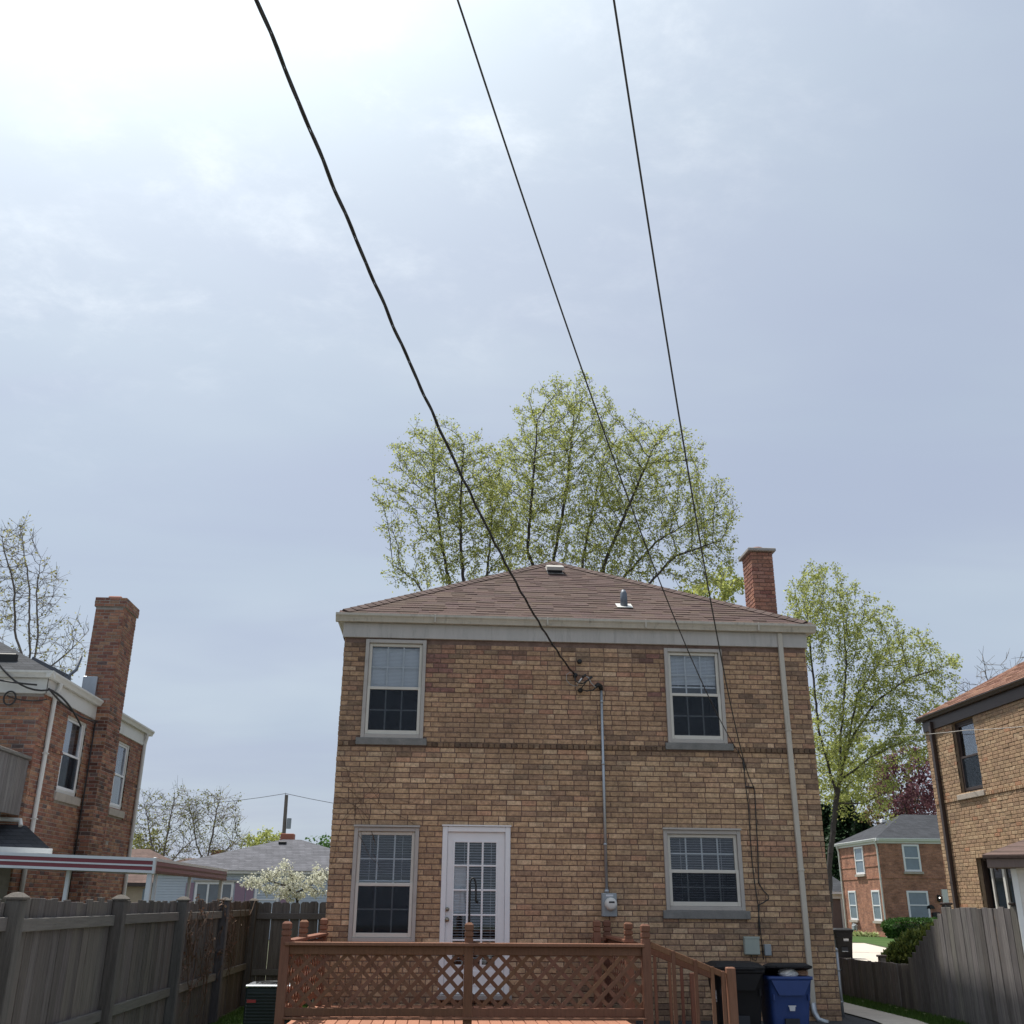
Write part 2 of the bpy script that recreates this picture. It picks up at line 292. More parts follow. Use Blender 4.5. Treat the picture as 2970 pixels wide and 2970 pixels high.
# ------------------------------------------------------------------ object helpers
def tag(o, label=None, cat=None, group=None, kind=None):
    for k, v in (('label', label), ('category', cat), ('group', group), ('kind', kind)):
        if v: o[k] = v
    return o
def thing(name, label, cat, loc=(0, 0, 0), group=None):
    o = bpy.data.objects.new(name, None); COL.objects.link(o); o.location = loc; o.empty_display_size = 0.2
    return tag(o, label, cat, group)
def rootloc(p):
    while p is not None and p.parent is not None: p = p.parent
    return np.array(p.location) if p is not None else np.zeros(3)
class Frame:
    """wall frame: u along the wall, n outward, z up"""
    def __init__(s, o, u, n): s.o, s.u, s.n = np.array(o, float), np.array(u, float), np.array(n, float)
    def __call__(s, u, n, z): return s.o+s.u*u+s.n*n+np.array([0, 0, z])
WORLD = Frame((0, 0, 0), (1, 0, 0), (0, 1, 0))
class MB:
    def __init__(s, fr=WORLD): s.v, s.f, s.fr, s.c = [], [], fr, []
    def add(s, pts, faces, col=None, raw=False):
        b = len(s.v)
        s.v += [tuple(p) if raw else tuple(s.fr(*p)) for p in pts]
        s.f += [tuple(b+i for i in f) for f in faces]
        if col is not None: s.c += [col]*len(pts)
        return s
    def box(s, a0, a1, b0, b1, c0, c1, ch=0.0, col=None):
        if ch <= 0:
            p = [(x, y, z) for x in (a0, a1) for y in (b0, b1) for z in (c0, c1)]
            return s.add(p, [(0, 1, 3, 2), (4, 6, 7, 5), (0, 4, 5, 1), (2, 3, 7, 6), (0, 2, 6, 4), (1, 5, 7, 3)], col)
        ch = min(ch, (a1-a0)*.45, (b1-b0)*.45, (c1-c0)*.45)
        p = []
        for i in (0, 1):
            for j in (0, 1):
                for k in (0, 1):
                    x, y, z = (a0, a1)[i], (b0, b1)[j], (c0, c1)[k]; sx, sy, sz = (1, -1)[i], (1, -1)[j], (1, -1)[k]
                    p += [(x, y+sy*ch, z+sz*ch), (x+sx*ch, y, z+sz*ch), (x+sx*ch, y+sy*ch, z)]
        I = lambda i, j, k, a: (i*4+j*2+k)*3+a
        F = []
        for e in (0, 1):
            F += [(I(e, 0, 0, 0), I(e, 1, 0, 0), I(e, 1, 1, 0), I(e, 0, 1, 0)), (I(0, e, 0, 1), I(1, e, 0, 1), I(1, e, 1, 1), I(0, e, 1, 1)), (I(0, 0, e, 2), I(1, 0, e, 2), I(1, 1, e, 2), I(0, 1, e, 2))]
            for g in (0, 1):
                F += [(I(e, g, 0, 0), I(e, g, 1, 0), I(e, g, 1, 1), I(e, g, 0, 1)), (I(e, 0, g, 0), I(e, 1, g, 0), I(e, 1, g, 2), I(e, 0, g, 2)), (I(0, e, g, 1), I(1, e, g, 1), I(1, e, g, 2), I(0, e, g, 2))]
                for h in (0, 1): F.append((I(e, g, h, 0), I(e, g, h, 1), I(e, g, h, 2)))
        return s.add(p, F, col)
    def quad(s, a, b, c, d, col=None): return s.add([a, b, c, d], [(0, 1, 2, 3)], col)
    def prism(s, poly, axis, t0, t1, col=None):
        """poly in the two other axes (order a,b of the frame without axis), extruded along axis 0/1/2"""
        n = len(poly); p = []
        for t in (t0, t1):
            for q in poly:
                p.append({0: (t, q[0], q[1]), 1: (q[0], t, q[1]), 2: (q[0], q[1], t)}[axis])
        F = [tuple(range(n)), tuple(range(2*n-1, n-1, -1))]+[(i, (i+1) % n, n+(i+1) % n, n+i) for i in range(n)]
        return s.add(p, F, col)
    def tube(s, pts, rad, n=6, cap=True, raw=False, col=None):
        P = [np.array(p if raw else s.fr(*p), float) for p in pts]; m = len(P)
        if isinstance(rad, (int, float)): rad = [rad]*m
        V = []
        up = None
        for i in range(m):
            d = P[min(i+1, m-1)]-P[max(i-1, 0)]; d /= (np.linalg.norm(d)+1e-9)
            if up is None: up = np.array([0, 0, 1.0]) if abs(d[2]) < .9 else np.array([1.0, 0, 0])
            a = np.cross(d, up); a /= (np.linalg.norm(a)+1e-9); b = np.cross(a, d); up = b
            for k in range(n):
                th = 2*math.pi*k/n; V.append(P[i]+rad[i]*(math.cos(th)*a+math.sin(th)*b))
        F = [(i*n+k, i*n+(k+1) % n, (i+1)*n+(k+1) % n, (i+1)*n+k) for i in range(m-1) for k in range(n)]
        if cap: F += [tuple(range(n-1, -1, -1)), tuple((m-1)*n+k for k in range(n))]
        return s.add(V, F, col, raw=True)
    def loft(s, secs, col=None):
        """secs: list of rings (same count) of 3d frame points"""
        n = len(secs[0]); p = [q for r in secs for q in r]; m = len(secs)
        F = [(i*n+k, i*n+(k+1) % n, (i+1)*n+(k+1) % n, (i+1)*n+k) for i in range(m-1) for k in range(n)]
        F += [tuple(range(n-1, -1, -1)), tuple((m-1)*n+k for k in range(n))]
        return s.add(p, F, col)
    def mesh(s, name, off=(0, 0, 0)):
        me = bpy.data.meshes.new(name)
        V = np.array(s.v, float).reshape(-1, 3)-np.array(off)
        me.from_pydata(V.tolist(), [], s.f); 
        if s.c:
            a = me.color_attributes.new('Col', 'FLOAT_COLOR', 'POINT')
            c = np.ones((len(s.v), 4), np.float32); c[:, :3] = np.array(s.c, np.float32)[:, :3]; a.data.foreach_set('color', c.ravel())
        return me
    def build(s, name, mat, parent=None, smooth=False, kind=None, color=None):
        me = s.mesh(name, rootloc(parent)); me.materials.append(MATS[mat])
        if smooth:
            me.polygons.foreach_set('use_smooth', [True]*len(me.polygons))
        o = bpy.data.objects.new(name, me); COL.objects.link(o); o.parent = parent
        if kind: o['kind'] = kind
        if color is not None: o.color = (*color[:3], 1)
        return o
def inst(name, me, parent, world, rot=(0, 0, 0), scale=(1, 1, 1), color=(1, 1, 1)):
    o = bpy.data.objects.new(name, me); COL.objects.link(o); o.parent = parent
    o.location = np.array(world)-rootloc(parent); o.rotation_euler = rot; o.scale = scale; o.color = (*color[:3], 1)
    return o
def struct(o): o['kind'] = 'structure'; return o

# ------------------------------------------------------------------ ground
def gz(x, y):
    t = min(max((15.2-y)/2.0, 0), 1)
    return -0.25*t*t*(3-2*t)
g = MB()
xs = [-400, -120, -60, -30, -15, -8, -4, 0, 4, 8, 12, 20, 30, 60, 120, 400]
ys = [-60, -20, -5, 5, 10, 12, 13, 13.3, 13.6, 13.9, 14.2, 14.5, 14.8, 15.2, 16, 18, 22, 30, 45, 70, 120, 250, 600]
for y in ys:
    for x in xs: g.v.append((x, y, gz(x, y)))
n = len(xs)
for j in range(len(ys)-1):
    for i in range(n-1): g.f.append((j*n+i, j*n+i+1, (j+1)*n+i+1, (j+1)*n+i))
struct(g.build('ground', 'lawn'))
def sheet(name, mat, pts, lift):
    m = MB(); ring = []
    for (x, y) in pts: ring.append((x, y, gz(x, y)+lift))
    m.add(ring+[(p[0], p[1], p[2]-0.05) for p in ring], [tuple(range(len(ring)))]+[(i, (i+1) % len(ring), len(ring)+(i+1) % len(ring), len(ring)+i) for i in range(len(ring))])
    return struct(m.build(name, mat))
def strip(name, mat, x0, x1, y0, y1, lift, step=0.3):
    m = MB(); k = max(2, int((y1-y0)/step)); 
    for i in range(k+1):
        y = y0+(y1-y0)*i/k
        m.v += [(x0, y, gz(x0, y)+lift), (x1, y, gz(x1, y)+lift)]
    for i in range(k): m.f.append((2*i, 2*i+1, 2*i+3, 2*i+2))
    return struct(m.build(name, mat))
strip('asphalt_pad', 'asphalt', 2.6, 6.08, 12.2, 17.2, 0.012)
strip('bounce_slab', 'concrete_grey', -2.6, 6.08, -9, 8.5, 0.012)  # unseen slab added to bounce sunlight onto the facade
strip('concrete_path', 'concrete', 6.08, 6.72, -8, 30, 0.03)
sheet('concrete_driveway', 'concrete', [(10.2, 20), (12.9, 24), (16.9, 39.5), (18.6, 46.6), (15.4, 46.6), (12.3, 33), (9.0, 24)], 0.012)
sheet('lawn', 'lawn_green', [(13.4, 33), (20, 33), (30, 40), (34, 56), (23.5, 56), (23.5, 62), (17, 62), (18.9, 47), (17.2, 39.5)], 0.008)
strip('grass_verge', 'lawn_green', 6.72, 7.32, -8, 30, 0.008); strip('side_lawn', 'lawn_green', -2.95, -1.6, 8.6, 17.4, 0.008)
# ------------------------------------------------------------------ brickwork
BR_L, BR_H, BR_D = 0.2085, 0.0625, 0.09
def brick_geo(mb, u0, u1, n0, z0, z1, col):
    """front face with small chamfer, open at the back"""
    c = 0.004; d = 0.03
    p = [(u0, n0-d, z0), (u1, n0-d, z0), (u1, n0-d, z1), (u0, n0-d, z1), (u0, n0-c, z0), (u1, n0-c, z0), (u1, n0-c, z1), (u0, n0-c, z1),
         (u0+c, n0, z0+c), (u1-c, n0, z0+c), (u1-c, n0, z1-c), (u0+c, n0, z1-c)]
    F = [(8, 9, 10, 11)]
    for i in range(4):
        j = (i+1) % 4; F += [(i, j, 4+j, 4+i), (4+i, 4+j, 8+j, 8+i)]
    mb.add(p, F, col)
UNIT = {}
def unit_brick(key, fr_u, fr_n):
    """shared mesh of one brick, centred, oriented for its wall"""
    if key not in UNIT:
        m = MB(Frame((0, 0, 0), fr_u, fr_n)); brick_geo(m, -BR_L/2, BR_L/2, 0, -BR_H/2, BR_H/2, None)
        me = m.mesh('brick'); me.materials.append(MATS['brick_single']); UNIT[key] = me
    return UNIT[key]
def lay_bricks(fr, u0, u1, z0, z1, holes, colfn, L=0.2205, H=0.075, jog=0.004, soldier=(), bond=None):
    out = []; k = 0; z = z0
    while z+H*0.9 <= z1+1e-6:
        zt = z+H-0.0125; zc = z+H/2
        segs = [(u0, u1)]
        for (a, b, c, d) in holes:
            if c < zc < d:
                ns = []
                for (p, q) in segs:
                    if b <= p or a >= q: ns.append((p, q)); continue
                    if a > p: ns.append((p, a))
                    if b < q: ns.append((b, q))
                segs = ns
        off = (k % 2)*L/2+random.uniform(-.02, .02)
        sold = any(a <= zc <= b for a, b in soldier)
        step = 0.085 if sold else L
        for (p, q) in segs:
            u = p-(off % step) if not sold else p
            while u < q-0.02:
                l = step if sold or random.random() > 0.05 else step*0.5
                a, b = max(u, p), min(u+l-0.0115, q-0.0)
                if q-b < 0.03: b = q
                if b-a > 0.025: out.append((a, b, z, zt, random.gauss(0, jog*.5)+(0.018 if sold else 0), colfn((a+b)/2, zc, sold)))
                u += l
                if b >= q-1e-6: break
        z += H; k += 1
    return out
def put_bricks(fr, bricks, parent, key, limit=300, occl=None, massname='brick_courses'):
    sc = []
    for i, (a, b, z0, z1, n, c) in enumerate(bricks):
        ctr = fr((a+b)/2, n, (z0+z1)/2)
        px = [proj(fr(u, n, z)) for u, z in ((a, z0), (b, z0), (b, z1), (a, z1))]
        ar = abs(sum(px[j][0]*px[(j+1) % 4][1]-px[(j+1) % 4][0]*px[j][1] for j in range(4)))/2
        cx, cy = np.mean([p[0] for p in px]), np.mean([p[1] for p in px])
        if not (0 < cx < 2970 and 0 < cy < 2960) or (occl and occl((a+b)/2, (z0+z1)/2)): ar = 0
        sc.append((ar, i))
    sc.sort(reverse=True); single = {i for ar, i in sc[:limit] if ar > 60}
    me = unit_brick(key, fr.u, fr.n); mb = MB(fr)
    for i, (a, b, z0, z1, n, c) in enumerate(bricks):
        if i in single:
            s = (b-a)/BR_L; h = (z1-z0)/BR_H
            o = inst('brick', me, parent, fr((a+b)/2, n, (z0+z1)/2), (0, 0, 0), (abs(fr.u[0])*(s-1)+1, abs(fr.u[1])*(s-1)+1, h), c)
        else: brick_geo(mb, a, b, n, z0, z1, c)
    if mb.v: mb.build(massname, 'brick_mass', parent, kind='stuff')
def wall_sheet(fr, u0, u1, z0, z1, holes, n=-0.008, depth=0.12, mb=None):
    """mortar sheet with openings and their reveals"""
    mb = mb or MB(fr)
    us = sorted({u0, u1, *[h[0] for h in holes], *[h[1] for h in holes]}); zs = sorted({z0, z1, *[h[2] for h in holes], *[h[3] for h in holes]})
    us = [u for u in us if u0 <= u <= u1]; zs = [z for z in zs if z0 <= z <= z1]
    for i in range(len(us)-1):
        for j in range(len(zs)-1):
            uc, zc = (us[i]+us[i+1])/2, (zs[j]+zs[j+1])/2
            if any(a < uc < b and c < zc < d for a, b, c, d in holes): continue
            mb.quad((us[i], n, zs[j]), (us[i+1], n, zs[j]), (us[i+1], n, zs[j+1]), (us[i], n, zs[j+1]))
    for a, b, c, d in holes:
        mb.quad((a, n, c), (a, n-depth, c), (a, n-depth, d), (a, n, d)); mb.quad((b, n, c), (b, n-depth, c), (b, n-depth, d), (b, n, d))
        mb.quad((a, n, c), (b, n, c), (b, n-depth, c), (a, n-depth, c)); mb.quad((a, n, d), (b, n, d), (b, n-depth, d), (a, n-depth, d))
    return mb
def room(fr, parent, u0, u1, z0, z1, n0=-0.13, n1=-0.9, mat='room_dark'):
    m = MB(fr); e = 0.02; u0 -= e; u1 += e; z0 -= e; z1 += e
    m.quad((u0, n1, z0), (u1, n1, z0), (u1, n1, z1), (u0, n1, z1)); m.quad((u0, n0, z0), (u0, n1, z0), (u0, n1, z1), (u0, n0, z1))
    m.quad((u1, n0, z0), (u1, n1, z0), (u1, n1, z1), (u1, n0, z1)); m.quad((u0, n0, z0), (u1, n0, z0), (u1, n1, z0), (u0, n1, z0)); m.quad((u0, n0, z1), (u1, n0, z1), (u1, n1, z1), (u0, n1, z1))
    return m.build('room_interior', mat, parent)
def ring_frame(fr, u0, u1, z0, z1, w, n0, n1, ch=0.004, wt=None, wb=None):
    wt = w if wt is None else wt; wb = w if wb is None else wb
    m = MB(fr); m.box(u0, u0+w, n0, n1, z0, z1, ch); m.box(u1-w, u1, n0, n1, z0, z1, ch)
    m.box(u0+w, u1-w, n0, n1-0.002, z1-wt, z1, ch); m.box(u0+w, u1-w, n0, n1-0.002, z0, z0+wb, ch)
    return m
def sash_window(house, fr, u0, u1, z0, z1, casing=0.055, cas='casing_taupe', sashm='sash_cream', grid=(3, 2), blind=None, screen=True, sill=None, sillm='sill_stone',
                n0=-0.03, label=None, low_blind=None, mid=None, glass='glass', head=False, roommat='room_dark', proud=0.035, curtain=False):
    """double-hung sash window; outer casing u0..u1 z0..z1"""
    cz = MB(fr); 
    win = ring_frame(fr, u0, u1, z0, z1, casing, n0-0.05, proud).build('window', cas, house)
    if label: win['label'] = label
    if head:
        MB(fr).box(u0-0.012, u1+0.012, 0.0, proud+0.03, z1+0.002, z1+0.03, 0.004).build('head_cap', cas, win)
    a, b, c, d = u0+casing+0.002, u1-casing-0.002, z0+casing+0.002, z1-casing-0.002
    zm = mid if mid is not None else (c+d)/2; sw = 0.045
    ring_frame(fr, a, b, zm-0.02, d, sw, n0-0.02, n0+0.028).build('sash', sashm, win)
    ring_frame(fr, a, b, c, zm+0.022, sw, n0+0.0, n0+0.052, wb=0.06).build('sash', sashm, win)
    MB(fr).box(a+sw, b-sw, n0+0.0, n0+0.003, zm+0.02, d-sw).build('pane', glass, win)
    MB(fr).box(a+sw, b-sw, n0+0.022, n0+0.025, c+0.06, zm-0.022).build('pane', glass, win)
    if grid:
        for (za, zb, nn) in ((zm+0.02, d-sw, n0-0.006), (c+0.06, zm-0.022, n0+0.015)):
            m = MB(fr)
            for i in range(1, grid[0]):
                u = a+sw+(b-a-2*sw)*i/grid[0]; m.box(u-0.011, u+0.011, nn-0.006, nn, za, zb)
            for j in range(1, grid[1]):
                z = za+(zb-za)*j/grid[1]; m.box(a+sw, b-sw, nn-0.0065, nn-0.0005, z-0.010, z+0.010)
            m.build('muntin_grid', 'muntin_white', win)
    if screen: MB(fr).box(a+0.02, b-0.02, n0+0.046, n0+0.047, c+0.055, zm-0.02).build('insect_screen', 'insect_screen', win)
    for bl in ((blind,) if low_blind is None else (blind, low_blind)):
        if bl:
            m = MB(fr); zt, zb_, tilt = bl[:3]; sp_ = bl[3] if len(bl) > 3 else 0.024; k = int((zt-zb_)/sp_)
            for i in range(k):
                z = zt-i*sp_; w = 0.011; dz = w*math.sin(tilt)*1.0; dn = w*math.cos(tilt)
                nn = n0-0.07
                m.add([(a+sw-.01, nn-dn, z+dz), (b-sw+.01, nn-dn, z+dz), (b-sw+.01, nn+dn, z-dz), (a+sw-.01, nn+dn, z-dz)], [(0, 1, 2, 3)])
            m.box(a+sw, b-sw, n0-0.085, n0-0.06, zb_-0.02, zb_+0.0)
            for t in (0.18, 0.82):
                u = a+sw+(b-a-2*sw)*t; m.box(u-0.002, u+0.002, n0-0.084, n0-0.0825, zb_, zt)
            m.build('blind', 'blind_white', win)
    if curtain:
        m = MB(fr); k = 26
        for i in range(k):
            ua, ub = a+(b-a)*i/k, a+(b-a)*(i+1)/k
            m.quad((ua, n0-0.11-0.02*(i % 2), c), (ub, n0-0.11-0.02*((i+1) % 2), c), (ub, n0-0.11-0.02*((i+1) % 2), d), (ua, n0-0.11-0.02*(i % 2), d))
        m.build('curtain', 'casing_taupe', win)
    room(fr, win, u0, u1, z0, z1, n0-0.06, n0-0.95, roommat)
    if sill:
        s0, s1, zb, zt = sill
        MB(fr).box(s0, s1, -0.06, 0.045, zb, zt, 0.006).build('sill', sillm, win)
    return win
def k_gutter(fr, u0, u1, zb, n0, h=0.125, w=0.125):
    m = MB(fr); pr = [(n0, zb+h), (n0, zb), (n0+w*.62, zb), (n0+w*.70, zb+h*.25), (n0+w*.82, zb+h*.5), (n0+w, zb+h*.72), (n0+w, zb+h), (n0+w-.012, zb+h), (n0+w-.012, zb+h*.78), (n0+.012, zb+h*.6), (n0+.012, zb+h)]
    m.prism([(p[0], p[1]) for p in pr], 0, u0, u1)
    return m

# ------------------------------------------------------------------ the tan brick house in the middle
HX0, HX1, HY, HT = -1.58, 5.67, 15.3, 5.315
house = thing('brick_house', 'two-storey tan brick house with brown hip roof and white glazed back door behind the deck', 'house', (2.05, HY, 0))
FM = Frame((0, HY, 0), (1, 0, 0), (0, -1, 0))
W_UL, W_UR = (-1.25, -0.32, 3.79, 5.29), (3.395, 4.31, 3.795, 5.26)
W_LL, W_LR = (-1.25, -0.32, 0.99, 2.515), (3.255, 4.405, 1.43, 2.53)
DOOR = (0.02, 1.005, 0.33, 2.54)
holes = [W_UL, W_UR, W_LL, W_LR, DOOR]
sillholes = [(-1.315, -0.262, 3.687, 3.788), (3.35, 4.395, 3.692, 3.793), (3.205, 4.468, 1.317, 1.428)]
def main_col(u, z, sold=False):
    r = random.random()
    pal = [(.455, .312, .182), (.42, .282, .165), (.50, .352, .212), (.375, .25, .152), (.56, .41, .258), (.32, .212, .135), (.46, .30, .182)]
    w = [.24, .22, .18, .14, .07, .09, .06]
    c = np.array(pal[np.searchsorted(np.cumsum(w), r*0.9999)])
    if random.random() < .025: c = np.array((.46, .275, .17))
    if z > 4.1 and -0.35 < u < 3.4 and random.random() < (.2 if z > 4.55 else .08): c = np.array((.42, .235, .15))*random.uniform(.75, 1.1)
    if z > 4.4 and (-0.35 < u < 0.05 or 3.0 < u < 3.4) and random.random() < .3: c = np.array((.27, .14, .115))
    if 2.15 < z < 2.4 and u > 4.6 and random.random() < .75: c = np.array((.50, .29, .18))
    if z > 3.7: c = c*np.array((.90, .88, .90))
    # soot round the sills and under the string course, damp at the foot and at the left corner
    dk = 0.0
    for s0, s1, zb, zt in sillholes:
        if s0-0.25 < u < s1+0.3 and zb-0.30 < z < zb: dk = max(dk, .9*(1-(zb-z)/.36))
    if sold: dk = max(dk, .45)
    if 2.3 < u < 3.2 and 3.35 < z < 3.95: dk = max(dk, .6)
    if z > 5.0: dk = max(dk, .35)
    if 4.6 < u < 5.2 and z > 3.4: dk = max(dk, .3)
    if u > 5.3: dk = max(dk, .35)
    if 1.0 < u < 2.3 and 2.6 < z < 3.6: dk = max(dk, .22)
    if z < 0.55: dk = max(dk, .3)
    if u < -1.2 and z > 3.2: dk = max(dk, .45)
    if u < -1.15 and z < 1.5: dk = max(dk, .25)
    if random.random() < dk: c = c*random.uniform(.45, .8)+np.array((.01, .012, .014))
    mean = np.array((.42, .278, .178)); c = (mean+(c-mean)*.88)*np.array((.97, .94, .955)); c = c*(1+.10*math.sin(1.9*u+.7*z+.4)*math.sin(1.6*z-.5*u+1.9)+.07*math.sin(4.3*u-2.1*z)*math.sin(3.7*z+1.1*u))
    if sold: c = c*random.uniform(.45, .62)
    return tuple(np.clip(c*random.uniform(.97, 1.15), 0.01, 1))
wall = wall_sheet(FM, HX0, HX1, -0.3, 5.6, holes)
HYB = 24.0
for X in (HX0+.008, HX1-.008):
    wall.add([(X, HY+.008, -0.3), (X, HYB, -0.3), (X, HYB, 5.6), (X, HY+.008, 5.6)], [(0, 1, 2, 3)], raw=True)
wall = wall.build('wall', 'mortar_brown', house)
sd = MB()
for X in (HX0-.001, HX1+.001): sd.quad((X, HY+.10, -0.3), (X, HYB, -0.3), (X, HYB, 5.6), (X, HY+.10, 5.6))
sd.quad((HX0, HYB, -.3), (HX1, HYB, -.3), (HX1, HYB, 5.6), (HX0, HYB, 5.6))
sd.build('side_wall', 'brick_tan_plain', house)
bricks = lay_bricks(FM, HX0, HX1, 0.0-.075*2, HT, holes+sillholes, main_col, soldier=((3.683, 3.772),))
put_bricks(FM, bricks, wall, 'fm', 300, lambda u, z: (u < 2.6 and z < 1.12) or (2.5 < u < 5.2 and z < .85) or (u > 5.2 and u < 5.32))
# brick ends on the two corners so that the edge is toothed
tooth = MB()
z = -0.15; k = 0
while z < HT-.06:
    for sgn, X in ((-1, HX0), (1, HX1)):
        d = random.uniform(.0, .009); y1 = HY+(.10 if k % 2 else .2085)
        tooth.box(min(X, X+sgn*d)-.02*(sgn > 0), max(X, X+sgn*d)+.02*(sgn < 0), HY+.004, y1, z, z+.0625, 0.003, main_col(X, z))
    z += .075; k += 1
tooth.build('corner_bricks', 'brick_mass', wall, kind='stuff')
# windows
sash_window(house, FM, *W_UL, blind=(5.17, 4.55, 1.2, .021), sill=sillholes[0], label='upper window with its white blind lowered over the top sash', mid=4.54, n0=-.035)
sash_window(house, FM, *W_UR, blind=(5.16, 4.68, 1.1, .022), sill=sillholes[1], label='upper window with its blind lowered three quarters of the top sash', mid=4.535, n0=-.035)
sash_window(house, FM, *W_LL, blind=(2.40, 1.80, 0.25, .034), sill=None, label='tall ground floor window beside the back door', mid=1.74, head=True, n0=-.035)
sash_window(house, FM, *W_LR, blind=(2.42, 1.55, 0.25, .034), sill=sillholes[2], label='wide ground floor window of four panes across', grid=(4, 2), mid=1.958, head=True, n0=-.035)
# back door
dr = ring_frame(FM, DOOR[0], DOOR[1], DOOR[2], DOOR[3], 0.075, -0.06, 0.03, 0.008, wb=0.02).build('door', 'paint_white', house); dr['label'] = 'white back door with fifteen small panes'
MB(FM).box(DOOR[0]-.012, DOOR[1]+.012, 0.0, .05, DOOR[3]+.002, DOOR[3]+.022, .004).build('door_head', 'paint_white', dr)
du0, du1, dz0, dz1 = DOOR[0]+.078, DOOR[1]-.078, DOOR[2]+.022, DOOR[3]-.078
gu0, gu1, gz0_, gz1_ = du0+.092, du1-.112, .69, 2.335
slab = MB(FM); slab.box(du0, gu0, -.055, -.012, dz0, dz1); slab.box(gu1, du1, -.055, -.012, dz0, dz1); slab.box(gu0, gu1, -.055, -.0125, gz1_, dz1); slab.box(gu0, gu1, -.055, -.0125, dz0, gz0_)
slab.box(gu0+.03, gu1-.03, -.02, -.006, dz0+.08, gz0_-.06, .006)
slab.build('door_leaf', 'paint_white', dr)
mun = MB(FM)
for i in range(0, 4):
    u = gu0+(gu1-gu0)*i/3; mun.box(u-.014, u+.014, -.045, -.004, gz0_-.012, gz1_+.012, .004)
for j in range(0, 6):
    z = gz0_+(gz1_-gz0_)*j/5; mun.box(gu0-.01, gu1+.01, -.0445, -.0045, z-.013, z+.013, .004)
mun.build('glazing_bar', 'paint_white', dr)
for i in range(3):
    for j in range(5):
        a, b = gu0+(gu1-gu0)*i/3+.014, gu0+(gu1-gu0)*(i+1)/3-.014; c, d = gz0_+(gz1_-gz0_)*j/5+.013, gz0_+(gz1_-gz0_)*(j+1)/5-.013
        MB(FM).box(a, b, -.03, -.027, c, d).build('pane', 'glass', dr)
bl = MB(FM)
for i in range(44):
    z = gz1_-i*.0368
    tl = 0.45
    bl.add([(gu0, -.075-.011, z+.011*tl), (gu1, -.075-.011, z+.011*tl), (gu1, -.075+.011, z-.011*tl), (gu0, -.075+.011, z-.011*tl)], [(0, 1, 2, 3)])
for i in range(26):   # extra slats in the left column, standing in for its bright reflection
    z = 2.0-i*.0245
    bl.add([(gu0, -.070, z+.0115), (gu0+(gu1-gu0)*.30, -.070, z+.0115), (gu0+(gu1-gu0)*.30, -.0745, z-.0115), (gu0, -.0745, z-.0115)], [(0, 1, 2, 3)])
for t in (.25, .87): bl.box(gu0+(gu1-gu0)*t-.002, gu0+(gu1-gu0)*t+.002, -.062, -.06, gz0_, gz1_)
bl.build('blind', 'blind_white', dr)
room(FM, dr, DOOR[0]+.05, DOOR[1]-.05, DOOR[2]+.03, DOOR[3]-.05, -.1, -1.2)
for z, r in ((1.42, .026), (1.284, .030)):
    MB(FM).tube([(.119, -.012, z), (.119, .002, z)], [r*1.05, r*1.05], 16).tube([(.119, .002, z), (.119, .02, z), (.119, .042, z), (.119, .055, z)], [r*.5, r*.5, r*.95, r*.55], 16).build('door_knob' if z < 1.3 else 'deadbolt', 'brass_dull', dr, True)
MB(FM).box(DOOR[0]-.03, DOOR[1]+.03, .0, .14, .27, .328, .006).build('threshold', 'concrete_grey', dr)
# eaves
fa = MB(FM).box(HX0-.03, HX1+.03, -.02, .035, HT, 5.545, .004)
fa.add([(HX0-.03, HY-.03, HT), (HX0-.03, HYB, HT), (HX0-.03, HYB, 5.545), (HX0-.03, HY-.03, 5.545)], [(0, 1, 2, 3)], raw=True)
fa.add([(HX1+.03, HY-.03, HT), (HX1+.03, HYB, HT), (HX1+.03, HYB, 5.545), (HX1+.03, HY-.03, 5.545)], [(0, 1, 2, 3)], raw=True)
fa.build('fascia', 'fascia_paint', house)
gt = k_gutter(FM, HX0-.15, HX1+.16, 5.545, .037); gt = gt.build('gutter', 'gutter_paint', house)
sm = MB(FM)
for u in (-.2, 1.55, 3.1, 4.9): sm.box(u-.012, u+.012, .036, .166, 5.543, 5.674, .002)
sm.build('gutter_joint', 'gutter_paint', gt)
for X, s in ((HX0-.035, -1), (HX1+.035, 1)):
    k_gutter(Frame((X, 0, 0), (0, 1, 0), (s, 0, 0)), HY-.02, HYB, 5.5455, 0.0).build('gutter', 'gutter_paint', house)
